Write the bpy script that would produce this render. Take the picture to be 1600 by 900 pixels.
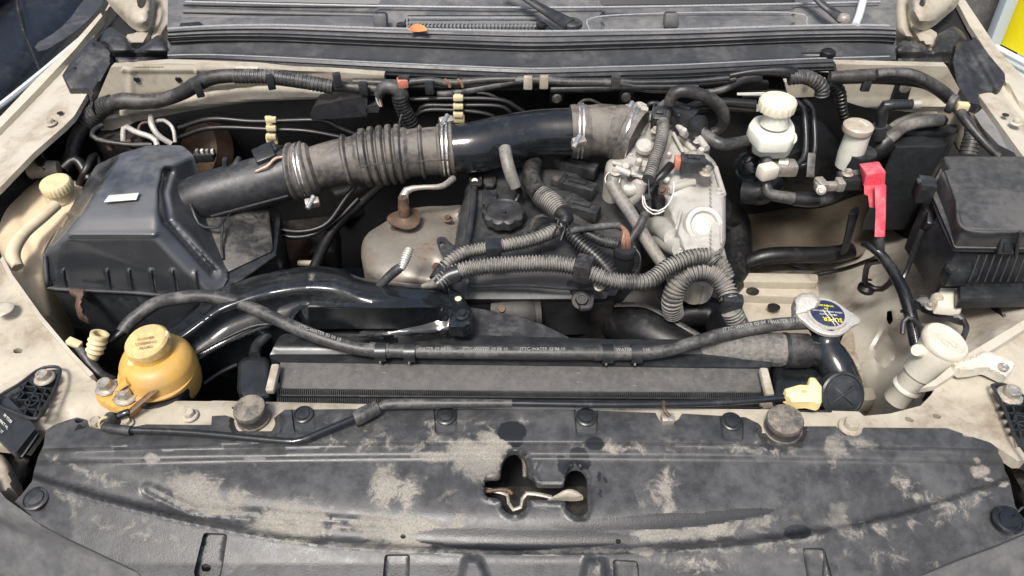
import bpy, bmesh, math, random
import numpy as np
from mathutils import Vector, Matrix, geometry, noise
random.seed(7)
for o in list(bpy.data.objects): bpy.data.objects.remove(o)
S = bpy.context.scene
COL = S.collection
# ---------------- camera, world, sun, exposure ----------------
PITCH = math.radians(43.0); FPX = 1160.0; CAMZ = 1.95
cam = bpy.data.objects.new('camera', bpy.data.cameras.new('camera')); COL.objects.link(cam)
cam.location = (0, 0, CAMZ); cam.rotation_euler = (math.pi/2 - PITCH, 0, 0)
cam.data.sensor_width = 36.0; cam.data.lens = 36.0*FPX/1600.0
cam.data.clip_start = 0.02; cam.data.clip_end = 500
S.camera = cam
W = bpy.data.worlds.new('World'); S.world = W; W.use_nodes = True
nt = W.node_tree; nt.nodes.clear()
sky = nt.nodes.new('ShaderNodeTexSky'); sky.sky_type = 'NISHITA'; sky.sun_disc = False
SUN_EL = math.radians(62); SUN_AZ = math.radians(205)   # azimuth: direction the light comes from, clockwise from +Y
sky.sun_elevation = SUN_EL; sky.sun_rotation = SUN_AZ
sky.dust_density = 5.5; sky.air_density = 1.0; sky.ozone_density = .8
bg = nt.nodes.new('ShaderNodeBackground'); bg.inputs['Strength'].default_value = 0.105
wo = nt.nodes.new('ShaderNodeOutputWorld')
nt.links.new(sky.outputs[0], bg.inputs[0]); nt.links.new(bg.outputs[0], wo.inputs[0])
sl = bpy.data.lights.new('sun', 'SUN'); sl.energy = 2.6; sl.angle = math.radians(15); sl.color = (1, .975, .94)
sun = bpy.data.objects.new('sun', sl); COL.objects.link(sun)
sd = Vector((math.sin(SUN_AZ)*math.cos(SUN_EL), math.cos(SUN_AZ)*math.cos(SUN_EL), math.sin(SUN_EL)))
sun.rotation_euler = sd.to_track_quat('Z', 'Y').to_euler(); sun.location = sd*5
S.view_settings.view_transform = 'Standard'; S.view_settings.look = 'None'
S.view_settings.exposure = 0.62; S.view_settings.gamma = 1; S.view_settings.use_curve_mapping = False
# ---------------- measuring helpers: photo position + height above the front tie bar -> a point of the place
SP, CP = math.sin(PITCH), math.cos(PITCH)
def P(x, y, z=0.0):
    v = (y-450)/FPX
    t = (CAMZ-1.0-z)/(SP+v*CP)
    return Vector(((x-800)/FPX*t, t*(CP-v*SP), 1.0+z))
def PY(x, y, Y):
    v = (y-450)/FPX
    t = Y/(CP-v*SP)
    return Vector(((x-800)/FPX*t, Y, CAMZ-t*(SP+v*CP)))
def sc(p):      # metres per photo pixel at a point
    return (p.y*CP+(CAMZ-p.z)*SP)/FPX
ORG = {}
def thing(name, label, cat, loc, group=None):
    o = bpy.data.objects.new(name, None); COL.objects.link(o); o.empty_display_size = .02
    o.location = loc; ORG[o] = Vector(loc); o['label'] = label; o['category'] = cat
    if group: o['group'] = group
    return o
def root_of(o):
    while o.parent: o = o.parent
    return o
def mk(name, geo, mat, parent=None, label=None, cat=None, group=None, kind=None, sharp=38, attrs=None, flat=False):
    v, f = geo
    v = [Vector(p) for p in v]
    if parent is not None: org = ORG[root_of(parent)]
    elif kind == 'structure': org = Vector((0, 0, 0))
    else:
        xs = [p.x for p in v]; ys = [p.y for p in v]; zs = [p.z for p in v]
        org = Vector(((min(xs)+max(xs))/2, (min(ys)+max(ys))/2, min(zs)))
    me = bpy.data.meshes.new(name)
    me.from_pydata([p-org for p in v], [], [list(q) for q in f]); me.update()
    if attrs:
        for k, vals in attrs.items():
            a = me.attributes.new(k, 'FLOAT', 'POINT'); a.data.foreach_set('value', np.array(vals, dtype=np.float32))
    bm = bmesh.new(); bm.from_mesh(me); bmesh.ops.recalc_face_normals(bm, faces=bm.faces) if not attrs else None
    bm.to_mesh(me); bm.free()
    me.materials.append(mat)
    if not flat:
        me.shade_smooth(); me.set_sharp_from_angle(angle=math.radians(sharp))
    o = bpy.data.objects.new(name, me); COL.objects.link(o)
    if parent is not None: o.parent = parent
    else: o.location = org; ORG[o] = org
    if label: o['label'] = label
    if cat: o['category'] = cat
    if group: o['group'] = group
    if kind: o['kind'] = kind
    return o
def join(*gs):
    V, F = [], []
    for v, f in gs:
        n = len(V); V += list(v); F += [[i+n for i in q] for q in f]
    return V, F
def bev(geo, w, seg=2, ang=30):
    v, f = geo
    bm = bmesh.new(); bv = [bm.verts.new(p) for p in v]
    for q in f:
        try: bm.faces.new([bv[i] for i in q])
        except ValueError: pass
    bmesh.ops.recalc_face_normals(bm, faces=bm.faces)
    es = [e for e in bm.edges if len(e.link_faces) == 2 and e.calc_face_angle(0) > math.radians(ang)]
    bmesh.ops.bevel(bm, geom=es, offset=w, segments=seg, profile=.5, affect='EDGES', clamp_overlap=True)
    bm.verts.index_update()
    r = ([p.co.copy() for p in bm.verts], [[p.index for p in q.verts] for q in bm.faces]); bm.free()
    return r
def crom(pts, n):
    P_ = [np.array(p, float) for p in pts]
    if len(P_) == 2: return [P_[0]+(P_[1]-P_[0])*i/n for i in range(n+1)]
    E = [2*P_[0]-P_[1]]+P_+[2*P_[-1]-P_[-2]]
    out = []
    m = max(2, int(40*len(P_)))
    raw = []
    for i in range(1, len(E)-2):
        a, b, c, d = E[i-1:i+3]
        for k in range(24):
            t = k/24
            raw.append(.5*((2*b)+(-a+c)*t+(2*a-5*b+4*c-d)*t*t+(-a+3*b-3*c+d)*t**3))
    raw.append(E[-2]); raw = np.array(raw)
    L = np.concatenate([[0], np.cumsum(np.linalg.norm(np.diff(raw[:, :3], axis=0), axis=1))])
    s = np.linspace(0, L[-1], n+1)
    return list(np.stack([np.interp(s, L, raw[:, k]) for k in range(raw.shape[1])], axis=1))
def g_tube(ctrl, w=10, prof=None, seg=16, n=None, corr=None, caps=True, flatz=1.0, hollow=0):
    """ctrl: (px,py,z[,width px]); prof: [(fraction, width px)]; corr: (pitch px, amplitude)"""
    pts = []
    for c in ctrl:
        p = P(c[0], c[1], c[2]); ww = c[3] if len(c) > 3 else w
        pts.append((p.x, p.y, p.z, ww*sc(p)/2))
    tot = sum((Vector(a[:3])-Vector(b[:3])).length for a, b in zip(pts, pts[1:]))
    s0 = sc(Vector(pts[len(pts)//2][:3]))
    if corr: n = int(tot/(corr[0]*s0)*6)
    elif n is None: n = max(8, min(90, int(tot/.012)))
    if prof: n = max(n, 160)
    C = crom(pts, n)
    pos = [Vector(c[:3]) for c in C]; rad = [float(c[3]) for c in C]
    if prof:
        fr = [a for a, b in prof]; wd = [b for a, b in prof]
        rad = [float(np.interp(i/n, fr, wd))*sc(pos[i])/2 for i in range(n+1)]
    if corr:
        for i in range(n+1):
            k = (i % 6)
            rad[i] *= 1+corr[1]*(1 if k in (1, 2, 3) else -1)
    V, F = [], []
    T = (pos[1]-pos[0]).normalized()
    U = T.cross(Vector((0, 0, 1)))
    if U.length < .1: U = T.cross(Vector((0, 1, 0)))
    U.normalize()
    for i, p in enumerate(pos):
        a = pos[min(i+1, n)]-pos[max(i-1, 0)]
        T2 = a.normalized() if a.length > 1e-9 else T
        q = T.rotation_difference(T2); U = (q @ U).normalized(); T = T2
        B = T.cross(U)
        for k in range(seg):
            th = 2*math.pi*k/seg
            V.append(p+(U*math.cos(th)+B*math.sin(th)*flatz)*rad[i])
        if i:
            for k in range(seg):
                k2 = (k+1) % seg; a0 = (i-1)*seg; b0 = i*seg
                F.append([a0+k, a0+k2, b0+k2, b0+k])
    if hollow:
        e = len(V); c0 = n*seg; r = hollow
        for k in range(seg): V.append(pos[n]+(V[c0+k]-pos[n])*r)
        for k in range(seg): V.append(pos[n]+(V[c0+k]-pos[n])*r-T*rad[n]*1.5)
        for k in range(seg):
            k2 = (k+1) % seg
            F.append([c0+k, c0+k2, e+k2, e+k]); F.append([e+k, e+k2, e+seg+k2, e+seg+k])
        F.append(list(range(e+seg, e+2*seg))); F.append(list(range(seg))[::-1])
    elif caps:
        F.append(list(range(seg))[::-1]); F.append(list(range(n*seg, n*seg+seg)))
    return V, F
def shape_r(kind, th):
    if kind == 'hex': a = (th % (math.pi/3))-math.pi/6; return math.cos(math.pi/6)/math.cos(a)
    if kind and kind[0] == 'lobe': return 1+kind[2]*(1 if math.cos(th*kind[1]) > 0 else -1)
    if kind and kind[0] == 'wave': return 1+kind[2]*math.cos(th*kind[1])
    return 1
def g_lathe(c, profile, axis=(0, 0, 1), seg=32, s=None, rot=0.0, ell=1.0):
    """c: Vector or (px,py,z); profile [(r px, h px[,shape])] along the axis"""
    c = P(*c) if not isinstance(c, Vector) else c
    s = s or sc(c)
    A = Vector(axis).normalized(); U = A.cross(Vector((0, 1, 0)))
    if U.length < .1: U = A.cross(Vector((1, 0, 0)))
    U.normalize(); B = A.cross(U)
    V, F = [], []
    for i, pr in enumerate(profile):
        r, h = pr[0], pr[1]; kd = pr[2] if len(pr) > 2 else None
        for k in range(seg):
            th = 2*math.pi*k/seg+rot; rr = r*shape_r(kd, th)
            V.append(c+A*h*s+(U*math.cos(th)+B*math.sin(th)*ell)*rr*s)
        if i:
            for k in range(seg):
                k2 = (k+1) % seg; F.append([(i-1)*seg+k, (i-1)*seg+k2, i*seg+k2, i*seg+k])
    F.append(list(range(seg))[::-1]); m = (len(profile)-1)*seg; F.append(list(range(m, m+seg)))
    return V, F
def g_ring(c, axis, r, w, t, s=None, seg=40, arc=None):
    """band: radius r px, width w px along axis, thickness t px"""
    c = P(*c) if not isinstance(c, Vector) else c
    s = s or sc(c)
    A = Vector(axis).normalized(); U = A.cross(Vector((0, 0, 1)))
    if U.length < .1: U = A.cross(Vector((1, 0, 0)))
    U.normalize(); B = A.cross(U); V, F = [], []
    for k in range(seg):
        th = 2*math.pi*k/seg; d = U*math.cos(th)+B*math.sin(th)
        for rr, hh in ((r, -w/2), (r+t, -w/2), (r+t, w/2), (r, w/2)): V.append(c+d*rr*s+A*hh*s)
    for k in range(seg):
        a = k*4; b = ((k+1) % seg)*4
        for j in range(4): F.append([a+j, a+(j+1) % 4, b+(j+1) % 4, b+j])
    return V, F
def g_prism(poly, z, h, bevel=2.0, taper=0.0, seg=2, s=None):
    """poly: photo outline at height z; vertical drop h px; taper>0 widens the base"""
    pts = [P(x, y, z if not callable(z) else z(x, y)) if len(q) == 2 else P(x, y, q[2]) for q in poly for x, y in [q[:2]]]
    c = sum(pts, Vector())/len(pts); s = s or sc(c); n = len(pts)
    low = [c+(p-c)*(1+taper) for p in pts]
    low = [Vector((q.x, q.y, p.z-h*s)) for p, q in zip(pts, low)]
    F = [list(range(n)), list(range(n, 2*n))[::-1]]+[[i, n+i, n+(i+1) % n, (i+1) % n] for i in range(n)]
    g = (pts+low, F)
    return bev(g, bevel*s, seg) if bevel else g
def g_box(c, d, rot=(0, 0, 0), bevel=1.0, s=None, seg=2):
    """c px,py,z centre ; d size px (x,y,z) ; rot degrees"""
    c = P(*c) if not isinstance(c, Vector) else c
    s = s or sc(c)
    R = (Matrix.Rotation(math.radians(rot[2]), 3, 'Z') @ Matrix.Rotation(math.radians(rot[1]), 3, 'Y') @ Matrix.Rotation(math.radians(rot[0]), 3, 'X'))
    V = [c+R @ Vector((x*d[0]*s/2, y*d[1]*s/2, z*d[2]*s/2)) for x in (-1, 1) for y in (-1, 1) for z in (-1, 1)]
    F = [[0, 1, 3, 2], [4, 6, 7, 5], [0, 4, 5, 1], [2, 3, 7, 6], [0, 2, 6, 4], [1, 5, 7, 3]]
    return bev((V, F), bevel*s, seg) if bevel else (V, F)
def g_poly(verts, faces, bevel=0.003, seg=2):
    V = [Vector(v) if isinstance(v, Vector) else P(*v) for v in verts]
    return bev((V, faces), bevel, seg) if bevel else (V, faces)
def rnd(poly, it=2):
    for _ in range(it):
        q = []
        n = len(poly)
        for i in range(n):
            a, b = poly[i], poly[(i+1) % n]
            q.append(tuple(.75*u+.25*v for u, v in zip(a, b))); q.append(tuple(.25*u+.75*v for u, v in zip(a, b)))
        poly = q
    return poly
def fil(poly, r=6, n=4):
    """fillet each corner by r px"""
    out = []; m = len(poly)
    for i in range(m):
        p = np.array(poly[i][:2], float); a = np.array(poly[i-1][:2], float); b = np.array(poly[(i+1) % m][:2], float)
        la, lb = np.linalg.norm(a-p), np.linalg.norm(b-p); d = min(r, la*.45, lb*.45)
        A = p+(a-p)/la*d; B = p+(b-p)/lb*d
        for k in range(n+1):
            t = k/n; out.append(tuple((1-t)**2*A+2*t*(1-t)*p+t*t*B))
    return out
def segdist(X, Y, poly, closed=True):
    P0 = np.array([p[:2] for p in poly], float); P1 = np.roll(P0, -1, axis=0)
    if not closed: P0, P1 = P0[:-1], P1[:-1]
    D = np.full(X.shape, 1e9)
    for a, b in zip(P0, P1):
        d = b-a; L = max(d @ d, 1e-9)
        t = np.clip(((X-a[0])*d[0]+(Y-a[1])*d[1])/L, 0, 1)
        D = np.minimum(D, np.hypot(X-a[0]-t*d[0], Y-a[1]-t*d[1]))
    return D
def inside(X, Y, poly):
    r = np.zeros(X.shape, bool); n = len(poly)
    for i in range(n):
        x0, y0 = poly[i][:2]; x1, y1 = poly[(i+1) % n][:2]
        if y0 == y1: continue
        c = ((Y < y0) != (Y < y1)) & (X < (x1-x0)*(Y-y0)/(y1-y0)+x0)
        r ^= c
    return r
def zfield(zpts):
    A = np.array(zpts, float)
    if len(A) <= 3:
        if len(A) == 1: return lambda x, y: np.full(np.shape(x), A[0, 2])
        M = np.c_[A[:, :2], np.ones(len(A))]; k = np.linalg.lstsq(M, A[:, 2], rcond=None)[0]
        return lambda x, y: k[0]*x+k[1]*y+k[2]
    n = len(A); sc_ = 100.0
    Q = A[:, :2]/sc_; R = np.hypot(Q[:, None, 0]-Q[None, :, 0], Q[:, None, 1]-Q[None, :, 1])
    M_ = np.zeros((n+3, n+3)); M_[:n, :n] = R+np.eye(n)*1e-3; M_[:n, n:] = np.c_[Q, np.ones(n)]; M_[n:, :n] = M_[:n, n:].T
    k = np.linalg.lstsq(M_, np.r_[A[:, 2], 0, 0, 0], rcond=None)[0]
    def f(x, y):
        x = np.asarray(x, float)/sc_; y = np.asarray(y, float)/sc_
        z = k[n]*x+k[n+1]*y+k[n+2]
        for i in range(n): z = z+k[i]*np.sqrt((x-Q[i, 0])**2+(y-Q[i, 1])**2+.01)
        return z
    return f
def facet_field(verts, faces, blur=6.0, step=2.0, pad=30):
    """height field of a faceted moulding with rounded edges: facets are rasterised, then their edges softened"""
    A = np.array(verts, float); x0, y0 = A[:, 0].min()-pad, A[:, 1].min()-pad
    nx = int((A[:, 0].max()+pad-x0)/step)+1; ny = int((A[:, 1].max()+pad-y0)/step)+1
    gx, gy = np.meshgrid(x0+np.arange(nx)*step, y0+np.arange(ny)*step); Z = np.full(gx.shape, np.nan)
    for f in faces:
        for i in range(1, len(f)-1):
            a, b, c = A[f[0]], A[f[i]], A[f[i+1]]
            d = (b[1]-c[1])*(a[0]-c[0])+(c[0]-b[0])*(a[1]-c[1])
            if abs(d) < 1e-6: continue
            u = ((b[1]-c[1])*(gx-c[0])+(c[0]-b[0])*(gy-c[1]))/d; v = ((c[1]-a[1])*(gx-c[0])+(a[0]-c[0])*(gy-c[1]))/d; w = 1-u-v
            m = (u >= -.001) & (v >= -.001) & (w >= -.001); z = u*a[2]+v*b[2]+w*c[2]
            Z[m] = z[m]
    for _ in range(200):
        bad = np.isnan(Z)
        if not bad.any(): break
        Q = np.pad(Z, 1, constant_values=np.nan); st_ = np.stack([Q[1:-1, :-2], Q[1:-1, 2:], Q[:-2, 1:-1], Q[2:, 1:-1]])
        cnt = (~np.isnan(st_)).sum(0); sm_ = np.nansum(st_, axis=0)
        fill = bad & (cnt > 0); Z[fill] = sm_[fill]/cnt[fill]
    r = int(blur*2/step); k = np.exp(-(np.arange(-r, r+1)*step/blur)**2); k /= k.sum()
    Z = np.apply_along_axis(lambda q: np.convolve(np.pad(q, r, 'edge'), k, 'valid'), 0, Z)
    Z = np.apply_along_axis(lambda q: np.convolve(np.pad(q, r, 'edge'), k, 'valid'), 1, Z)
    def f(x, y):
        u = np.clip((np.asarray(x, float)-x0)/step, 0, nx-1.001); v = np.clip((np.asarray(y, float)-y0)/step, 0, ny-1.001)
        i = u.astype(int); j = v.astype(int); a = u-i; b = v-j
        return (Z[j, i]*(1-a)+Z[j, i+1]*a)*(1-b)+(Z[j+1, i]*(1-a)+Z[j+1, i+1]*a)*b
    return f
def g_loft(xs, rows, thick=.006):
    """rows: list of (y(x) array, z(x) array) in the photo's measure"""
    V, F = [], []; n = len(xs)
    for ys, zs in rows:
        for x, y, z in zip(xs, ys, np.broadcast_to(zs, n)): V.append(P(x, y, float(z)))
    for r in range(len(rows)-1):
        for i in range(n-1): F.append([r*n+i, r*n+i+1, (r+1)*n+i+1, (r+1)*n+i])
    m = len(V); V += [v-Vector((0, 0, thick)) for v in V]
    for r in range(len(rows)-1):
        for i in range(n-1): F.append([m+r*n+i, m+(r+1)*n+i, m+(r+1)*n+i+1, m+r*n+i+1])
    k = (len(rows)-1)*n
    for i in range(n-1): F.append([i, m+i, m+i+1, i+1]); F.append([k+i, k+i+1, m+k+i+1, m+k+i])
    for r in range(len(rows)-1): F.append([r*n, (r+1)*n, m+(r+1)*n, m+r*n]); F.append([r*n+n-1, m+r*n+n-1, m+(r+1)*n+n-1, (r+1)*n+n-1])
    return V, F
def resample(poly, step):
    out = []
    for i in range(len(poly)):
        a = np.array(poly[i][:2], float); b = np.array(poly[(i+1) % len(poly)][:2], float)
        k = max(1, int(math.ceil(np.linalg.norm(b-a)/step)))
        for j in range(k): out.append(tuple(a+(b-a)*j/k))
    return out
def g_sheet(outline, z, sp=8, holes=(), pillow=None, extra=None, thick=.004, back=False, want=False, lines=()):
    """pressed / moulded surface: outline in the photo's measure, z height field (number, list of (x,y,z) or function)"""
    if callable(z): zf = z
    elif isinstance(z, (int, float)): zf = lambda x, y: np.full(np.shape(x), float(z))
    else: zf = zfield(z)
    out = resample(outline, sp); hl = [resample(h, sp*.6) for h in holes]
    xs = [p[0] for p in out]; ys = [p[1] for p in out]
    gx, gy = np.meshgrid(np.arange(min(xs), max(xs), sp), np.arange(min(ys), max(ys), sp*.9))
    gx[1::2] += sp*.5; gx = gx.ravel(); gy = gy.ravel()
    ok = inside(gx, gy, out) & (segdist(gx, gy, out) > sp*.45)
    for h in hl: ok &= ~inside(gx, gy, h) & (segdist(gx, gy, h) > sp*.35)
    gx, gy = gx[ok], gy[ok]
    ll = []
    for ln in lines:
        cl = ln[0] == ln[-1]; q = resample(ln[:-1], sp) if cl else [p for p in resample(list(ln)+[ln[-1]], sp)]
        if not cl:
            q = []
            for a_, b_ in zip(ln, ln[1:]):
                k_ = max(1, int(math.hypot(b_[0]-a_[0], b_[1]-a_[1])/sp)); q += [(a_[0]+(b_[0]-a_[0])*t_/k_, a_[1]+(b_[1]-a_[1])*t_/k_) for t_ in range(k_)]
            q.append(tuple(ln[-1]))
        X_, Y_ = np.array([p[0] for p in q]), np.array([p[1] for p in q])
        keep_ = inside(X_, Y_, out) & (segdist(X_, Y_, out) > 1.2)
        for h in hl: keep_ &= ~inside(X_, Y_, h) & (segdist(X_, Y_, h) > 1.2)
        ll.append((q, keep_, cl)); D_ = segdist(gx, gy, q, cl); m_ = D_ > sp*.4; gx, gy = gx[m_], gy[m_]
    co = [Vector(p) for p in out]; edges = [(i, (i+1) % len(out)) for i in range(len(out))]
    for q, kp, cl in ll:
        b = len(co); co += [Vector(p) if k_ else None for p, k_ in zip(q, kp)]
        for i in range(len(q) if cl else len(q)-1):
            j = (i+1) % len(q)
            if kp[i] and kp[j]: edges.append((b+i, b+j))
    mp = {}; c2 = []
    for i, p in enumerate(co):
        if p is not None: mp[i] = len(c2); c2.append(p)
    edges = [(mp[a], mp[b]) for a, b in edges]; co = c2
    for h in hl:
        b = len(co); co += [Vector(p) for p in h]; edges += [(b+i, b+(i+1) % len(h)) for i in range(len(h))]
    co += [Vector((a, b)) for a, b in zip(gx, gy)]
    vo, _, fo, _, _, _ = geometry.delaunay_2d_cdt(co, edges, [], 0, 1e-4)
    X = np.array([v[0] for v in vo]); Y = np.array([v[1] for v in vo])
    F = [list(f) for f in fo]
    cx = np.array([X[f].mean() for f in F]); cy = np.array([Y[f].mean() for f in F])
    keep = inside(cx, cy, out)
    for h in hl: keep &= ~inside(cx, cy, h)
    F = [f for f, k in zip(F, keep) if k]
    Z = np.asarray(zf(X, Y), float).copy()
    if pillow:
        h, R = pillow; D = segdist(X, Y, out); u = np.clip(D/R, 0, 1); Z += h*(np.sqrt(1-(1-u)**2)-1)
    if extra: Z = Z+extra(X, Y)
    V = [P(a, b, c) for a, b, c in zip(X, Y, Z)]
    # skirt on open borders
    cnt = {}
    for f in F:
        for i in range(len(f)):
            a, b = f[i], f[(i+1) % len(f)]; cnt[(a, b)] = cnt.get((a, b), 0)+1
    bd = [(a, b) for (a, b) in cnt if (b, a) not in cnt]
    if thick:
        m = {}
        for a, b in bd:
            for q in (a, b):
                if q not in m: m[q] = len(V); V.append(V[q]-Vector((0, 0, thick)))
        for a, b in bd: F.append([b, a, m[a], m[b]])
    if want: return (V, F), X, Y, len(vo)
    return V, F
def bolt(c, r, parent, mat, name='bolt', axis=(0, 0, 1), h=1.0):
    return mk(name, g_lathe(c, [(r*1.25, 0), (r*1.3, .12*r), (r*1.2, .28*r), (r*.86, .36*r), (r*.86, .36*r, 'hex'), (r*.86, 1.0*r*h, 'hex'), (r*.72, 1.12*r*h), (r*.5, 1.12*r*h), (r*.45, 1.0*r*h)], axis=axis, seg=24, rot=random.random()), mat, parent)
def text(body, c, xdir, ndir, size, mat, parent, name='lettering', align='CENTER', ext=.0002, sx=1.0):
    cu = bpy.data.curves.new(name, 'FONT'); cu.body = body; cu.size = size; cu.align_x = align; cu.align_y = 'CENTER'; cu.extrude = ext
    cu.resolution_u = 2
    tmp = bpy.data.objects.new('tmp', cu); COL.objects.link(tmp)
    me = bpy.data.meshes.new_from_object(tmp.evaluated_get(bpy.context.evaluated_depsgraph_get()))
    bpy.data.objects.remove(tmp); me.materials.clear(); me.materials.append(mat)
    o = bpy.data.objects.new(name, me); COL.objects.link(o); o['kind'] = 'stuff'
    X = Vector(xdir).normalized(); N = Vector(ndir); N = (N-X*N.dot(X)).normalized(); Y = N.cross(X)
    M = Matrix((X*sx, Y, N)).transposed().to_4x4()
    M.translation = Vector(c)-(ORG[root_of(parent)] if parent else Vector())
    o.parent = parent; o.matrix_local = M
    return o
# ---------------- materials ----------------
def mat(name, col, rough=.5, dust=.3, dcol=(.30, .26, .20), dscale=14, metal=0.0, bump=.25, bscale=260, coat=0.0, up=.6, spec=.5, sss=0.0, var=.25, attr=False, hard=.18, weave=False, rust=0, ds=None, soft=1.6):
    m = bpy.data.materials.new(name); m.use_nodes = True; t = m.node_tree; N = t.nodes; L = t.links; N.clear()
    out = N.new('ShaderNodeOutputMaterial'); b = N.new('ShaderNodeBsdfPrincipled'); L.new(b.outputs[0], out.inputs[0])
    tc = N.new('ShaderNodeTexCoord'); co = tc.outputs['Object']
    oi = N.new('ShaderNodeObjectInfo'); ad = N.new('ShaderNodeVectorMath'); ad.operation = 'ADD'
    L.new(co, ad.inputs[0]); L.new(oi.outputs['Location'], ad.inputs[1]); co = ad.outputs[0]
    def noi(sca, det=6, ro=.6, dist=0):
        n = N.new('ShaderNodeTexNoise'); n.inputs['Scale'].default_value = sca; n.inputs['Detail'].default_value = det
        n.inputs['Roughness'].default_value = ro; n.inputs['Distortion'].default_value = dist; L.new(co, n.inputs['Vector']); return n.outputs['Fac']
    def ma(op, a, c=None, d=None, clamp=False):
        n = N.new('ShaderNodeMath'); n.operation = op; n.use_clamp = clamp
        for i, q in enumerate((a, c, d)):
            if q is None: continue
            if isinstance(q, (int, float)): n.inputs[i].default_value = q
            else: L.new(q, n.inputs[i])
        return n.outputs[0]
    def ramp(x, lo, hi):
        n = N.new('ShaderNodeMapRange'); n.clamp = True; n.interpolation_type = 'SMOOTHSTEP'
        L.new(x, n.inputs[0]); n.inputs[1].default_value = lo; n.inputs[2].default_value = hi; return n.outputs[0]
    def mix(f, a, c):
        n = N.new('ShaderNodeMix'); n.data_type = 'RGBA'
        L.new(f, n.inputs[0])
        for i, q in ((6, a), (7, c)):
            if isinstance(q, tuple): n.inputs[i].default_value = (*q[:3], 1)
            else: L.new(q, n.inputs[i])
        return n.outputs[2]
    n1 = noi(dscale, 8, .65, .4); n2 = noi(dscale*6, 6, .7); n3 = noi(bscale, 4, .6)
    geo = N.new('ShaderNodeNewGeometry'); sx = N.new('ShaderNodeSeparateXYZ'); L.new(geo.outputs['Normal'], sx.inputs[0])
    upf = ma('MULTIPLY_ADD', sx.outputs['Z'], up, 1-up, clamp=True)
    base = mix(ramp(n2, .3, .7), tuple(c*(1-var) for c in col), tuple(min(1, c*(1+var)) for c in col))
    th = .62-.34*dust
    f = ramp(ma('MULTIPLY_ADD', n2, .35, ma('MULTIPLY', n1, .75)), th, th+hard*soft)
    f = ma('MULTIPLY', f, upf); f = ma('MULTIPLY', f, ds if ds else min(1.0, .25+dust))
    if rust:
        base = mix(ramp(ma('MULTIPLY_ADD', n1, .6, ma('MULTIPLY', n2, .4)), .62-.2*rust, .7-.15*rust), base, (.20, .09, .04))
    colr = mix(f, base, dcol)
    if attr:
        at = N.new('ShaderNodeAttribute'); at.attribute_name = 'dust'; a2 = N.new('ShaderNodeAttribute'); a2.attribute_name = 'dark'
        g = noi(34, 10, .70, .7); g2 = noi(330, 6, .75)
        g3 = noi(11, 5, .6)
        v = ma('ADD', at.outputs['Fac'], ma('MULTIPLY_ADD', g, 2.2, -1.1)); v = ma('ADD', v, ma('MULTIPLY_ADD', g2, .25, -.125))
        f2 = ramp(v, .42, .86); f2 = ma('MULTIPLY', f2, ma('MULTIPLY', ma('MULTIPLY_ADD', g3, 2.2, -.35, clamp=True), .8))
        # thin dried streaks and scratches
        colr = mix(f2, colr, mix(ramp(g2, .3, .7), (.19, .175, .145), (.37, .345, .29)))
        dk = ma('ADD', a2.outputs['Fac'], ma('MULTIPLY_ADD', g2, .8, -.4)); dk = ramp(dk, .46, .54)
        colr = mix(dk, colr, (.014, .015, .017)); f = ma('MAXIMUM', ma('MULTIPLY', f, .6), f2)
        f = ma('MULTIPLY', f, ma('SUBTRACT', 1.0, dk))
    L.new(colr, b.inputs['Base Color'])
    r = ma('MULTIPLY_ADD', f, .85-rough, ma('MULTIPLY_ADD', n2, .24, rough-.12), clamp=True); L.new(r, b.inputs['Roughness'])
    if metal: L.new(ma('MULTIPLY', ma('SUBTRACT', 1.0, f), metal), b.inputs['Metallic'])
    b.inputs['Specular IOR Level'].default_value = spec
    if coat: b.inputs['Coat Weight'].default_value = coat; b.inputs['Coat Roughness'].default_value = .15
    if sss: b.inputs['Subsurface Weight'].default_value = sss; b.inputs['Subsurface Radius'].default_value = (.02, .014, .008); b.inputs['Subsurface Scale'].default_value = .4
    h = ma('MULTIPLY_ADD', n3, .5, ma('MULTIPLY', n2, .6))
    if weave:
        w = N.new('ShaderNodeTexVoronoi'); w.inputs['Scale'].default_value = 130; L.new(co, w.inputs['Vector']); h = ma('MULTIPLY_ADD', w.outputs['Distance'], 1.5, h)
    bp = N.new('ShaderNodeBump'); bp.inputs['Strength'].default_value = bump; bp.inputs['Distance'].default_value = .0015
    L.new(h, bp.inputs['Height']); L.new(bp.outputs[0], b.inputs['Normal'])
    return m
BR = (.30, .255, .19); GR = (.13, .13, .128)
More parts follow.
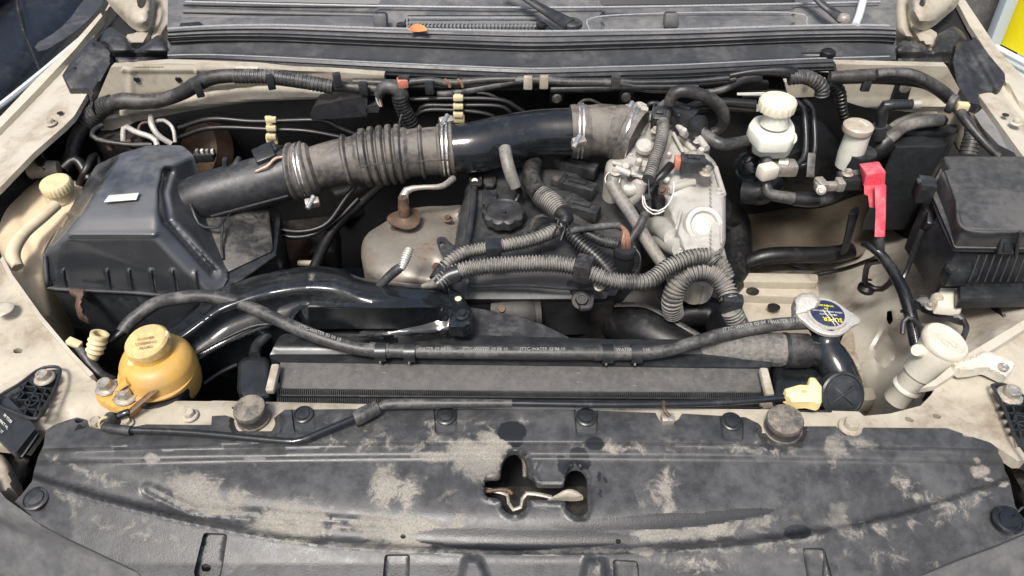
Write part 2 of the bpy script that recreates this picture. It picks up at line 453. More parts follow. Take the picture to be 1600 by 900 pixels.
M = dict(
 cover=mat('weathered_cover_plastic', (.040, .041, .042), .36, .42, (.095, .096, .096), 7, attr=True, bump=.35, bscale=420, up=.3),
 plastic=mat('dusty_black_plastic', (.022, .023, .025), .42, .35, GR, 10, bump=.2),
 satin=mat('satin_black_plastic', (.020, .022, .024), .33, .22, GR, 8, bump=.15),
 gloss=mat('glossy_black_plastic', (.012, .014, .016), .14, .16, (.2, .2, .19), 11, bump=.08, spec=.6),
 rubber=mat('dusty_rubber', (.020, .0195, .019), .42, .42, (.17, .158, .14), 18, bump=.3),
 brub=mat('black_rubber', (.009, .009, .0095), .38, .2, (.10, .092, .08), 14, bump=.2),
 hose=mat('grey_rubber_hose', (.032, .032, .032), .42, .45, (.20, .195, .18), 26, bump=.3),
 weave=mat('woven_rubber_hose', (.10, .097, .09), .7, .5, (.26, .24, .20), 22, bump=.7, weave=True),
 conduit=mat('dusty_corrugated_conduit', (.040, .040, .039), .42, .72, (.29, .275, .24), 24, bump=.3, up=.9),
 dconduit=mat('black_corrugated_conduit', (.016, .017, .018), .38, .3, (.2, .18, .15), 24, bump=.2, up=.8),
 grime=mat('grimy_engine_metal', (.013, .012, .011), .55, .35, (.06, .048, .036), 12, bump=.5),
 grime_shade=mat('oily_shaded_brown', (.12, .098, .07), .5, .5, (.045, .036, .026), 7, bump=.3, var=.15, up=.2, ds=.8),  # brown tone carries oil grime and the shade of the deep wing floor
 pad=mat('insulation_and_cavity_black', (.006, .006, .0065), .8, .2, (.03, .027, .024), 9, bump=.6),  # insulation black; also paints the shade inside the snorkel mouth
 beige=mat('beige_body_paint', (.47, .435, .355), .33, .38, (.25, .20, .135), 7, bump=.12, var=.06, coat=.3, up=.3, ds=.85, soft=1.2),
 beiged=mat('grimy_beige_paint', (.40, .365, .29), .45, .38, (.15, .11, .07), 9, bump=.3, var=.1, up=.3, ds=.8, soft=1.3),
 well=mat('pale_inner_wing_paint', (.47, .44, .375), .40, .42, (.17, .125, .08), 8, ds=.75, bump=.15, var=.06, coat=.15, up=.2),
 alu=mat('cast_aluminium', (.47, .455, .415), .42, .42, (.24, .195, .14), 30, metal=.15, bump=.45, bscale=700, var=.1, up=.3),
 shield=mat('heat_shield_steel', (.25, .23, .195), .42, .4, (.12, .085, .055), 14, metal=.35, bump=.25, var=.12, rust=.25),
 steel=mat('zinc_steel', (.50, .47, .41), .38, .45, (.30, .22, .14), 60, metal=.75, bump=.3, rust=.2),
 chrome=mat('bright_clamp_steel', (.72, .70, .66), .25, .3, (.35, .28, .2), 60, metal=.9, bump=.15),
 brown=mat('rusty_steel', (.10, .065, .045), .6, .3, (.18, .125, .08), 40, metal=.3, bump=.4, rust=.5),
 ivory=mat('ivory_tank_plastic', (.58, .48, .33), .42, .35, (.34, .26, .17), 12, bump=.12, var=.08, sss=.15, up=.2),
 amber=mat('amber_tank_plastic', (.56, .33, .08), .32, .45, (.34, .24, .14), 11, bump=.1, var=.1, sss=.25, up=.3),
 ycap=mat('pale_yellow_plastic', (.62, .53, .31), .45, .4, (.40, .32, .22), 30, bump=.2, var=.08, sss=.1),
 white=mat('white_plastic', (.60, .57, .48), .38, .35, (.38, .32, .23), 16, bump=.1, var=.05, sss=.2, up=.2),
 foamend=mat('dirty_cream_foam', (.42, .39, .32), .8, .6, (.22, .18, .12), 30, bump=.6, up=.2),
 icap=mat('ivory_cap_plastic', (.68, .64, .50), .42, .3, (.45, .38, .28), 26, bump=.15, var=.05, sss=.1),
 vcover=mat('dusty_valve_cover', (.024, .025, .026), .4, .6, (.13, .13, .125), 9, bump=.25, up=1.2, soft=3),
 panel=mat('grey_cowl_plastic', (.085, .087, .090), .45, .5, (.19, .185, .175), 7, bump=.2, var=.1),
 bellows=mat('dusty_bellows_rubber', (.045, .043, .040), .45, .62, (.21, .19, .16), 16, bump=.25, up=.5), grey_hose=mat('pale_grey_hose', (.16, .155, .14), .45, .5, (.30, .27, .22), 24, bump=.2),
 acap=mat('amber_cap_plastic', (.60, .45, .19), .42, .45, (.38, .28, .17), 24, bump=.15, sss=.1),
 hprint=mat('worn_white_print', (.27, .265, .25), .6, .3, bump=0), stop=mat('dusty_stop_rubber', (.06, .056, .052), .6, .6, (.27, .235, .18), 26, bump=.3),
 milky=mat('milky_fluid_plastic', (.62, .63, .55), .36, .25, (.4, .36, .28), 16, bump=.08, var=.06, sss=.25, up=.2),
 red=mat('red_terminal_cover', (.56, .05, .08), .42, .5, (.50, .26, .25), 30, bump=.2, var=.15, ds=.7),
 terra=mat('terracotta_plug_plastic', (.48, .17, .11), .5, .3, (.4, .28, .2), 40, bump=.15),
 yellow=mat('yellow_rod_holder', (.85, .68, .30), .42, .2, (.6, .48, .25), 30, bump=.08, var=.05),
 foam=mat('grey_foam_strip', (.080, .077, .073), .7, .35, (.125, .12, .11), 12, bump=.5, bscale=500), capm=mat('worn_cap_metal', (.48, .46, .42), .42, .4, (.30, .27, .22), 50, metal=.35, bump=.25), edge=mat('pale_grille_edge_sheen', (.26, .27, .28), .35, .3, (.2, .2, .19), 40, bump=.1),  # edge: pale tone of grille bars and painted sheen on cowl edges
 cowl=mat('cowl_rubber', (.040, .042, .045), .40, .35, (.115, .115, .112), 7, bump=.2, var=.12),
 fuse=mat('fuse_box_plastic', (.040, .041, .042), .45, .6, (.09, .088, .084), 9, bump=.35, bscale=600),
 copper=mat('bare_copper_wire', (.40, .20, .14), .35, .1, metal=.6),
 tan=mat('taped_wire', (.24, .14, .09), .5, .2),
 print=mat('white_print', (.62, .60, .55), .6, .1, bump=0), pblack=mat('black_print', (.03, .03, .03), .6, .0, bump=0),
 pyel=mat('yellow_print', (.90, .72, .05), .5, .05, bump=0), pblue=mat('navy_label', (.018, .026, .06), .4, .1, bump=0),
 leaf=mat('dead_orange_leaf', (.60, .24, .09), .6, .1), car=mat('black_car_paint', (.008, .009, .011), .3, .25, (.07, .07, .07), 6, coat=.25, bump=.1),
 carb=mat('dark_trim', (.02, .02, .02), .5, .2), lid=mat('lid_plastic_dust_sheen', (.022, .024, .027), .24, .75, (.10, .104, .11), 4, bump=.1, coat=.7, up=1.5, soft=1.6, var=.1, ds=1.0), trim=mat('pale_car_trim', (.62, .65, .68), .3, .0, (.5, .5, .5), bump=.0, var=.02),  # lid: pale upward film is dust plus sky sheen put into the colour
 ban=mat('yellow_banner', (.92, .78, .01), .5, .0, (.9, .78, .01), bump=.0, var=.01), frame=mat('grey_blue_frame', (.42, .47, .50), .35, .0, bump=.02, var=.02),
 tyre=mat('tyre_rubber', (.045, .045, .045), .7, .5, (.16, .15, .14), 30, bump=.5), ground=mat('concrete_floor', (.30, .29, .27), .8, .4, (.2, .19, .17), 2, bump=.4, bscale=60),
 wire=mat('black_wire', (.012, .012, .012), .4, .1),
)
g = bpy.data.materials.new('windscreen_glass'); g.use_nodes = True
q = g.node_tree.nodes['Principled BSDF']; q.inputs['Base Color'].default_value = (.012, .014, .015, 1); q.inputs['Roughness'].default_value = .4; q.inputs['IOR'].default_value = 1.45
M['glass'] = g
UP = Vector((0, 0, 1)); TOCAM = Vector((0, -CP, SP))
# ================= setting =================
mk('ground', ([(-25, -8, 0), (25, -8, 0), (25, 40, 0), (-25, 40, 0)], [[0, 1, 2, 3]]), M['ground'], kind='structure')
# ================= vehicle body =================
body = thing('engine_bay_body', 'beige painted body shell of the open engine bay with grimy side flanges and firewall', 'vehicle body', (0, 1.1, 0.2))
def ytozf(Y): return lambda x, y: np.array([PY(a, b, Y).z-1.0 for a, b in zip(np.ravel(x), np.ravel(y))]).reshape(np.shape(x))
# firewall: grimy pad and beige upper beam
FW = 1.47
def wall_geo(poly, Y, th, sp=9, extra=None):
    """upright pressed panel at distance Y; outline in the photo's measure"""
    zf0 = ytozf(Y)
    def zf(x, y):
        return zf0(x, y)
    (V, F), X, Y_, n = g_sheet(poly, zf, sp=sp, thick=0, want=True)
    if extra is not None:
        dd = extra(X, Y_)
        V = [v+Vector((0, -d, 0)) for v, d in zip(V, dd)]
    m = len(V); cnt = {}
    for f in F:
        for i in range(len(f)): cnt[(f[i], f[(i+1) % len(f)])] = 1
    bd = [(a, b) for (a, b) in cnt if (b, a) not in cnt]; mm = {}
    for a, b in bd:
        for q in (a, b):
            if q not in mm: mm[q] = len(V); V.append(V[q]+Vector((0, th, 0)))
    for a, b in bd: F.append([b, a, mm[a], mm[b]])
    return V, F
mk('firewall_pad', wall_geo([(120, 120), (1500, 120), (1500, 420), (120, 420)], FW+.12, .02, 16, lambda x, y: .008*np.sin(x/38)*np.sin(y/23)), M['pad'], body)
def beam_l(x, y):   # rolled step in the beam: upper flat, lower bulge
    yb = np.interp(x, [175, 215, 400, 600], [170, 160, 140, 134])
    return .016*np.exp(-((y-yb-9)/8.0)**2)-.010*np.exp(-((y-yb+4)/4.0)**2)+.006*np.exp(-((y-108)/3.0)**2)*(x > 190)+.004*np.exp(-((x-205)/5.0)**2)
mk('firewall_beam', wall_geo([(173, 105), (262, 99), (400, 104), (600, 118), (600, 142), (545, 146), (470, 152), (395, 156), (300, 172), (213, 190), (160, 210), (146, 168)], FW, .02, 4, beam_l), M['beiged'], body)
mk('firewall_beam', wall_geo([(1306, 100), (1480, 104), (1494, 130), (1520, 175), (1550, 225), (1500, 240), (1485, 205), (1470, 180), (1375, 170), (1315, 156)], FW, .02, 5, lambda x, y: .01*np.exp(-((y-163)/6.0)**2)), M['beiged'], body)
mk('drain_plate', wall_geo([(1226, 128), (1292, 126), (1290, 150), (1232, 153)], FW+.01, .015, 8), M['beiged'], body)
for x, y in ((214, 124), (279, 124), (1260, 128)):
    mk('grommet', g_lathe(PY(x, y, FW-.001), [(4.6, 0), (5, 1), (4, 2)], axis=(0, -1, 0)), M['wire'], body)
mk('stud', g_lathe(PY(307, 109, FW), [(5, 0), (5, 2), (3, 2.5), (2.6, 7)], axis=(0, -1, 0)), M['beiged'], body)
mk('stud', g_lathe(PY(1414, 136, FW-.01), [(9, 0), (9, 2), (4, 3)], axis=(0, -1, 0)), M['steel'], body)
mk('bracket', wall_geo([(1403, 130), (1426, 130), (1417, 162), (1392, 162)], FW-.012, .01, 6), M['pad'], body)
# print on the beam (warning line of small type)
text('WARNING NOTICE', PY(232, 105.5, FW-.003), (1, 0, 0), (0, -1, 0), .0055, M['pblack'], body, sx=1.3)
for i, s_ in enumerate(('VIN', 'MODEL', 'COLOR')):
    text(s_, PY(213+(i > 0)*4, 113+i*9, FW-.003), (1, 0, 0), (0, -1, 0), .004, M['pblack'], body)
# side inner wings (dark, grimy)
mk('inner_wing', g_sheet([(-60, 330), (60, 232), (150, 150), (240, 205), (300, 300), (300, 560), (170, 640), (60, 560), (-60, 440)], [(-60, 330, .02), (60, 232, .06), (150, 160, .08), (-60, 440, -.0), (170, 640, -.25), (300, 300, -.35), (300, 560, -.38), (240, 205, -.1)], sp=14, extra=lambda x, y: .006*np.sin(x/21+y/13)), M['grime'], body)
mk('undertray', ([(-.95, .35, .42), (.95, .35, .42), (.95, 1.75, .42), (-.95, 1.75, .42)], [[0, 1, 2, 3]]), M['pad'], body)
mk('front_bulkhead', ([(-.95, .52, .42), (.95, .52, .42), (.95, .60, .9), (-.95, .60, .9)], [[0, 1, 2, 3]]), M['pad'], body)
mk('side_panel', ([(-.96, .35, .40), (-.96, 1.9, .40), (-.98, 1.9, 1.02), (-.9, .35, .90)], [[0, 1, 2, 3]]), M['pad'], body)
mk('side_panel', ([(.96, .35, .40), (.96, 1.9, .40), (.98, 1.9, 1.02), (.9, .35, .90)], [[0, 1, 2, 3]]), M['pad'], body)
# left flange
def ridges(pa, pb, offs, amp, wd):
    a, b = np.array(pa, float), np.array(pb, float); d = (b-a)/np.linalg.norm(b-a); nn = np.array((-d[1], d[0]))
    def f(x, y):
        q = (x-a[0])*nn[0]+(y-a[1])*nn[1]; r = np.zeros(np.shape(x))
        for o, m in zip(offs, amp): r += m*np.tanh((q-o)/wd)
        return r
    return f
FLZ = [(168, 8, .205), (0, 200, .115), (138, 143, .15), (0, 293, .09), (-60, 270, .08)]
mk('wing_flange', g_sheet([(172, 2), (160, 25), (118, 76), (60, 138), (-60, 262), (-60, 345), (0, 293), (52, 239), (100, 197), (116, 181), (138, 143), (107, 140), (97, 118), (110, 97), (147, 57), (176, 8)], FLZ, sp=5, extra=ridges((0, 293), (138, 143), (-62, -50, -22), (-.007, .006, .004), 3.0), thick=.012), M['beige'], body)
mk('wing_outer', g_sheet([(160, 25), (118, 76), (60, 138), (-60, 262), (-70, 256), (52, 128), (112, 70), (157, 20)], [(168, 8, .205), (0, 200, .11), (118, 76, .17)], sp=9, thick=.02), M['beige'], body)
for x, y in ((94, 177),): mk('hole', g_lathe((x, y, .142), [(4.5, 0), (4.5, 1.2)]), M['wire'], body)
bolt((80, 193, .135), 7, body, M['beige'])
# right flange
FRZ = [(1430, -20, .205), (1600, 125, .15), (1600, 250, .13), (1526, 143, .15), (1570, 118, .165), (1700, 240, .10)]
mk('wing_flange', g_sheet([(1494, 0), (1508, 0), (1560, 78), (1625, 150), (1700, 215), (1700, 330), (1600, 246), (1526, 144), (1559, 141), (1571, 128), (1570, 115), (1545, 85), (1515, 40)], FRZ, sp=5, extra=ridges((1526, 144), (1600, 246), (-28, -44), (.006, -.006), 3.0), thick=.012), M['beige'], body)
mk('hole', g_lathe((1571, 180, .152), [(5, 0), (5, 1.2)]), M['wire'], body)
bolt((1587, 193, .15), 7, body, M['beige'])
# hinges
def hinge(poly, hole, z, strips):
    h = mk('hood_hinge', g_sheet(rnd(poly, 2), z, sp=5, holes=[rnd(hole, 2)], pillow=(.02, 22), thick=.012), M['beiged'], body)
    for q, zz, pl in strips: mk('hinge_bracket', g_sheet(rnd(q, 1), zz, sp=6, pillow=pl, thick=.02), M['beiged'], h)
hinge([(150, -30), (170, 3), (187, 20), (206, 39), (222, 43), (236, 34), (240, -30)], [(214, -20), (213, 8), (221, 15), (229, 6), (231, -20)], [(150, -30, .26), (222, 43, .235), (240, -30, .29)],
      [([(241, -30), (243, 20), (238, 45), (229, 64), (252, 70), (262, 50), (284, 36), (284, -30)], [(241, -30, .24), (229, 64, .20), (284, 36, .20)], (.025, 16)),
       ([(195, 54), (212, 52), (238, 35), (238, 60), (222, 72), (200, 72)], [(195, 54, .205), (238, 35, .21), (222, 72, .19)], (.01, 10))])
hinge([(1422, -30), (1423, 20), (1432, 36), (1446, 41), (1462, 34), (1480, 18), (1500, 2), (1510, -30)], [(1434, -20), (1434, 5), (1441, 12), (1447, 6), (1446, -20)], [(1422, -30, .29), (1446, 41, .235), (1510, -30, .26)],
      [([(1395, -30), (1392, 40), (1404, 62), (1430, 66), (1424, 40), (1421, -30)], [(1395, -30, .24), (1430, 66, .20), (1392, 40, .20)], (.025, 16)),
       ([(1421, 22), (1432, 38), (1450, 42), (1468, 54), (1458, 80), (1445, 72), (1428, 62)], [(1421, 22, .21), (1468, 54, .205), (1445, 72, .19)], (.01, 10))])
mk('hinge_pocket', g_sheet([(165, 8), (215, -10), (212, 45), (206, 60), (190, 66), (150, 62)], [(150, 0, .17), (210, 60, .165), (215, -10, .19)], sp=10), M['pad'], body)
mk('hinge_pocket', g_sheet([(1440, 20), (1500, 0), (1522, 40), (1522, 70), (1470, 70)], [(1440, 20, .18), (1500, 0, .175), (1522, 70, .155)], sp=10), M['pad'], body)
# front tie bar with both corners
def tiez(x, y):
    z = np.zeros(np.shape(x))-.004
    z += np.clip((330-x)/330, 0, 1)*.0+np.clip((600-y)/200, 0, 1)*.055*(x < 700)+np.clip((620-y)/120, 0, 1)*.035*(x > 700)
    z -= .020*np.exp(-((x-120)**2/1500+(y-665)**2/700))+.05*np.clip((75-x)/75, 0, 1)*np.clip((y-560)/70, 0, 1)*.3
    z += .003*np.tanh((y-632)/3)*((x > 280) & (x < 1350))
    return z
tie = mk('front_tie_bar', g_sheet([(-60, 372), (0, 405), (14, 434), (60, 498), (108, 553), (140, 588), (168, 612), (186, 628), (240, 626), (328, 627), (334, 626), (560, 631), (900, 637), (1232, 640), (1342, 643), (1350, 650), (1392, 646), (1438, 634), (1454, 618), (1468, 597), (1500, 566), (1600, 504), (1700, 440), (1700, 720), (1590, 720), (1545, 690), (1500, 678), (60, 672), (40, 700), (-60, 690)], tiez, sp=7,
    holes=[fil([(20, 547), (28, 543), (36, 546), (34, 552), (22, 552)], 3), fil([(1413, 652), (1420, 651), (1429, 657), (1426, 660), (1416, 658)], 3), fil([(1456, 647), (1464, 646), (1471, 651), (1468, 655), (1459, 653)], 3), fil([(362, 635), (371, 635), (371, 639), (362, 639)], 2), fil([(1528, 582), (1534, 580), (1542, 584), (1539, 588), (1530, 586)], 2)], thick=.02), M['beiged'], body)
mk('tie_bar_flange', g_sheet([(1440, 606), (1462, 603), (1600, 515), (1700, 450), (1700, 440), (1600, 500), (1500, 560), (1462, 592)], [(1440, 606, .012), (1600, 508, .045), (1500, 563, .028)], sp=8, thick=.012), M['beige'], body)
mk('tie_bar_flange', g_sheet([(0, 405), (14, 434), (60, 498), (108, 553), (140, 588), (146, 584), (112, 549), (65, 493), (20, 430), (4, 400)], [(0, 405, .060), (60, 498, .035), (140, 588, .008)], sp=8, thick=.02), M['beige'], body)
mk('pressing', g_lathe((4, 482, .045), [(16, -1), (14, 1), (9, 2)], seg=24), M['beige'], body)
for c, r in (((297, 650, .002), 10), ((1328, 668, .002), 14)): bolt(c, r, body, M['beiged'])
mk('slot', g_prism(fil([(1228, 0+640), (1300, 641), (1300, 644), (1228, 643)], 1), .0, 1, 0), M['wire'], body)
# right inner wing: pale painted
WZ = [(1130, 330, -.34), (1300, 330, -.30), (1420, 330, -.24), (1150, 430, -.34), (1280, 500, -.32), (1350, 640, -.33), (1280, 640, -.36), (1400, 560, -.22), (1360, 500, -.25), (1440, 440, -.15), (1500, 500, -.10), (1600, 470, -.05), (1600, 350, -.06), (1470, 620, -.10), (1440, 560, -.14), (1550, 520, -.08), (1390, 640, -.25), (1700, 420, .0), (1460, 260, -.06), (1560, 230, .0)]
def wellx(x, y):
    z = .028*np.exp(-(((x-1440)/26)**2+((y-505)/14)**2))
    q = segdist(x, y, [(1365, 545), (1385, 510), (1395, 540), (1400, 560), (1372, 580)], True)
    z -= .006*np.exp(-(q/3)**2)*(y > 500)
    z += .03*np.exp(-(((x-1560)/30)**2+((y-520)/22)**2))
    z += .006*np.tanh((segdist(x, y, [(1290, 430), (1300, 520), (1350, 640)], False)-12)/4)
    z += .004*np.sin(x/40+y/90)
    return z
mk('inner_wing', g_sheet([(1130, 335), (1250, 300), (1440, 230), (1500, 160), (1560, 226), (1600, 246), (1700, 330), (1700, 445), (1600, 505), (1500, 565), (1462, 600), (1445, 625), (1430, 642), (1340, 652), (1240, 652), (1180, 560), (1130, 470)], WZ, sp=7, extra=wellx, holes=[fil([(1346, 434), (1362, 434), (1364, 439), (1350, 439)], 2), fil([(1386, 485), (1394, 483), (1396, 500), (1390, 508), (1385, 500)], 3), fil([(1564, 490), (1570, 489), (1572, 495), (1566, 496)], 2)]), M['well'], body)
# longitudinal rail steps
for i, (q, z) in enumerate([([(1152, 426), (1278, 428), (1279, 442), (1150, 440)], -.185), ([(1150, 443), (1279, 445), (1280, 465), (1151, 461)], -.205), ([(1154, 464), (1280, 468), (1290, 510), (1165, 508)], -.228), ([(1300, 508), (1332, 506), (1338, 548), (1312, 548)], -.235), ([(1313, 550), (1339, 550), (1346, 578), (1322, 580)], -.245), ([(1322, 582), (1348, 580), (1350, 606), (1330, 608)], -.255), ([(1345, 606), (1364, 604), (1370, 624), (1350, 626)], -.255)]):
    mk('rail_step', g_prism(fil(q, 5), z, 30, 1.5), M['beiged'], body)
for x, y, z in ((1176, 455, -.2), (1209, 480, -.212)): mk('rail_hole', g_lathe((x, y, z), [(10, 0), (10, 1)], ell=.8), M['wire'], body)
mk('strut_cup', g_lathe((1250, 362, -.30), [(75, -20), (68, 0), (56, 5), (50, 2), (14, 3)], seg=40), M['grime_shade'], body)
mk('rear_wing_floor', g_sheet(fil([(1120, 300), (1360, 280), (1375, 330), (1350, 398), (1300, 408), (1150, 412), (1120, 400)], 12), [(1120, 300, -.27), (1360, 300, -.2), (1300, 400, -.25), (1150, 410, -.27)], sp=9, extra=lambda x, y: .006*np.sin(x/17+y/30)), M['grime_shade'], body)  # darker sheet: oil grime with the shade of the deep rear painted in
mk('wing_bracket', g_prism(fil([(1472, 440), (1502, 442), (1504, 482), (1464, 478)], 5), -.03, 14, 3, taper=.12), M['white'], body)
# gutter covers
gl = thing('gutter_cover', 'moulded dark plastic gutter cover beside the left hood hinge', 'plastic cover', P(150, 120, .14))
def facet(p, q, s0, w=3): return ridges(p, q, (0,), (s0,), w)
f1 = facet((108, 128), (165, 72), -.007, 7); f2 = facet((122, 112), (150, 84), .004, 6)
mk('cover_panel', g_sheet(fil([(146, 57), (154, 70), (166, 69), (175, 82), (175, 103), (150, 140), (143, 170), (138, 143), (107, 140), (97, 117), (113, 96)], 5), [(146, 57, .214), (175, 103, .19), (97, 117, .178), (143, 170, .15)], sp=4, extra=lambda x, y: f1(x, y)+f2(x, y), pillow=(.004, 4), thick=.02), M['plastic'], gl)
mk('cover_lobe', g_sheet(fil([(155, 64), (163, 48), (173, 41), (182, 48), (197, 57), (206, 74), (214, 78), (232, 66), (243, 56), (252, 54), (258, 64), (271, 84), (262, 96), (250, 98), (178, 102), (174, 84), (166, 70)], 5), [(173, 41, .225), (252, 54, .215), (178, 102, .185), (262, 96, .185)], sp=4, pillow=(.008, 9), extra=lambda x, y: -.009*np.tanh((y-85)/5)-.008*np.exp(-((x-212)**2/90+(y-76)**2/260)), thick=.02), M['plastic'], gl)
mk('clip_hole', g_lathe((117, 106, .188), [(2.4, 0), (2.4, 1)]), M['wire'], gl); mk('clip_hole', g_lathe((145, 68, .214), [(2.4, 0), (2.4, 1)]), M['wire'], gl)
gr = thing('gutter_cover', 'moulded grey plastic gutter cover beside the right hood hinge', 'plastic cover', P(1500, 110, .14))
f3 = facet((1500, 72), (1530, 150), .006, 6); f4 = facet((1516, 74), (1556, 142), -.004, 5)
mk('cover_panel', g_sheet(fil([(1495, 66), (1518, 64), (1522, 56), (1545, 85), (1570, 115), (1571, 128), (1559, 141), (1526, 144), (1532, 165), (1514, 160), (1495, 130), (1489, 95)], 5), [(1495, 66, .21), (1570, 115, .182), (1526, 144, .165)], sp=4, extra=lambda x, y: f3(x, y)+f4(x, y), thick=.02), M['plastic'], gr)
mk('cover_lobe', g_sheet(fil([(1398, 92), (1400, 72), (1412, 62), (1424, 66), (1442, 68), (1453, 80), (1459, 76), (1464, 54), (1490, 40), (1503, 48), (1512, 62), (1496, 66), (1490, 104), (1402, 104)], 5), [(1400, 72, .215), (1490, 40, .215), (1490, 104, .18), (1402, 104, .185)], sp=4, pillow=(.010, 9), extra=lambda x, y: -.006*np.tanh((y-86)/5), thick=.02), M['rubber'], gr)
# ================= cowl =================
cw = thing('windscreen_cowl', 'long dark cowl panel with rubber seal along its front edge below the windscreen', 'cowl', P(830, 60, .18))
XS = np.array([262, 300, 420, 600, 830, 1060, 1250, 1385, 1400.])
sealT = np.array([46, 41, 38, 44, 49, 46, 40, 38, 42.]); sealB = np.array([62, 58, 58, 66, 75, 68, 60, 58, 62.]); lipB = np.array([100, 97, 104, 114, 124, 118, 108, 103, 100.])
SMX = np.linspace(202, 1460, 420)
def smooth_curve(A):
    t = np.interp(SMX, XS, A); k = np.hanning(51); k /= k.sum(); return np.convolve(np.pad(t, 25, 'edge'), k, 'valid')
smT, smB, smL = smooth_curve(sealT), smooth_curve(sealB), smooth_curve(lipB)
def band(y0, y1, n=44, x0=0, x1=0):
    xs = np.linspace(XS[0]+x0, XS[-1]-x1, n)
    sm = lambda A: np.interp(xs, SMX, smooth_curve(A))
    a, b = sm(y0), sm(y1)
    return [(x, y) for x, y in zip(xs, a)]+[(x, y) for x, y in zip(xs[::-1], b[::-1])], xs, a, b
def cowlprof(x, y):
    a = np.interp(x, SMX, smT); b = np.interp(x, SMX, smB); c = np.interp(x, SMX, smL); u = (y-b)/(c-b)
    return .225-.05*np.clip(u, 0, 1)+.009*np.tanh((u-.66)/.05)-.006*np.exp(-((u-.86)/.05)**2)-.004*np.exp(-((u-.05)/.05)**2)
cx_ = np.linspace(262, 1400, 110); T_, B_s, L_ = (np.interp(cx_, SMX, q) for q in (smT, smB, smL))
def lof(us, zs, a_, b_): return [(a_+(b_-a_)*u, np.full(len(cx_), z)) for u, z in zip(us, zs)]
mk('cowl_face', g_loft(cx_, lof((-.12, .04, .10, .30, .55, .62, .66, .70, .80, .84, .88, .94, 1.0), (.218, .216, .214, .207, .200, .199, .2035, .204, .199, .195, .1935, .193, .187), B_s, L_), .008), M['cowl'], cw)
mk('rubber_seal', g_loft(cx_, lof((-.04, .06, .16, .30, .38, .44, .52, .66, .72, .78, .9, 1.02), (.232, .240, .2405, .2375, .233, .2315, .234, .2325, .228, .2265, .228, .219), T_, B_s), .010), M['panel'], cw)
mk('seal_edge', g_tube([(x, y+.5, .2405) for x, y in zip(cx_[::4], T_[::4])], 4, seg=8, n=110), M['edge'], cw)  # pale line paints the grazing sheen along the seal
mk('lip_edge', g_tube([(x, y, .2045) for x, y in zip(cx_[::4], (B_s+(L_-B_s)*.67)[::4])], 2.4, seg=6, n=110), M['edge'], cw)  # pale line paints the bright reflection on the lip
for x, y in ((284, 93), (391, 94), (598, 107), (820, 115), (1008, 111), (1170, 105), (1368, 100)): mk('drain_slot', g_lathe((x, y, .185), [(5, 0), (5, 1)], ell=.5), M['wire'], cw)
for x in (851, 894): mk('clip', g_box((x, 106, .192), (4, 4, 8), bevel=1), M['rubber'], cw)
# cowl top grille panel
GZ = lambda x, y: .236-.00075*np.asarray(y, float)
gp = thing('cowl_grille_panel', 'dusty dark plastic panel with air grille and washer nozzles under the windscreen', 'cowl grille', P(830, 20, .2))
st = [(262, 52), (262, -8), (330, -14), (1400, -14), (1400, 48), (830, 62)]
mk('grille_panel', g_sheet(st, GZ, sp=6, extra=lambda x, y: .004*np.tanh((y-(12+.012*abs(x-830)*0))/2.5)+(.007*np.tanh((y-27)/2.5)*((x < 590) | ((x > 940) & (x < 1240))))-.006*((x > 635) & (x < 838) & (y > 28))), M['panel'], gp)
m_ = []
for i in range(34): m_.append(g_box((641+i*5.9, 39, .2125), (1.8, 34, 3), rot=(-18, 0, 0), bevel=0))
for j in range(4): m_.append(g_box((738, 29+j*6.2, .2195-.0045*j), (200, 1.6, 2.5), bevel=0))
mk('grille_dark_plate', g_sheet([(638, 28), (840, 28), (846, 54), (638, 54)], lambda x, y: .2365-.00075*np.asarray(y, float)-.004, sp=8, thick=.002), M['wire'], gp)  # black plate painted for the shaded opening behind the bars
o = mk('grille_mesh', join(*m_), M['edge'], gp); o['kind'] = 'stuff'
for a, b in (((636, 27), (842, 27)), ((636, 27), (636, 52)), ((842, 27), (870, 50))):
    mk('grille_frame', g_tube([(*a, .2185), (*b, .205 if b[1] > 30 else .2185)], 2.4, seg=8), M['edge'], gp)
for q in ([(920, 50), (945, 25), (1230, 20), (1262, 40)], [(300, 44), (300, 30), (580, 38)]):
    mk('moulding_rib', g_tube([(a, b, .2375-.00075*b+.002) for a, b in q], 2.6, seg=8), M['edge'], gp)
for i, (y0, y1) in enumerate(((6, 10), (18, 24), (26, 34))): mk('moulding_rib', g_tube([(286, y0, .226-.004*i), (440, y0+3, .226-.004*i), (590, y1, .224-.004*i)], 5, seg=10), M['panel'], gp)
mk('cowl_vent', g_sheet([(282, 36), (312, 34), (320, 41), (280, 43)], .222, sp=5), M['wire'], gp)
for x, y in ((627, 40), (846, 40)): mk('push_clip', g_lathe((x, y, .213), [(8, 0), (7.5, 3), (4, 4)], seg=20), M['carb'], gp)
for x, y in ((595, 28), (1048, 27)):
    nz = mk('washer_nozzle', g_box((x, y+4, .232), (21, 20, 22), rot=(-15, 0, 0), bevel=3), M['panel'], gp)
    mk('nozzle_tip', g_box((x, y-3, .243), (18, 12, 8), rot=(25, 0, 0), bevel=3), M['satin'], nz)
ws = thing('windscreen', 'dusty windscreen glass above the cowl with dark band', 'windscreen', P(830, -30, .22))
mk('glass_pane', g_sheet([(300, 0), (300, -90), (1380, -90), (1380, 0), (1100, 6), (830, 9), (560, 6)], [(300, 0, .232), (1380, 0, .232), (830, -90, .33)], sp=30, thick=.005), M['glass'], ws)
mk('ceramic_band', g_sheet([(300, 4), (300, -90), (1380, -90), (1380, 4), (830, 12)], [(300, 0, .220), (1380, 0, .220), (830, -90, .31)], sp=30, thick=.005), M['carb'], ws)
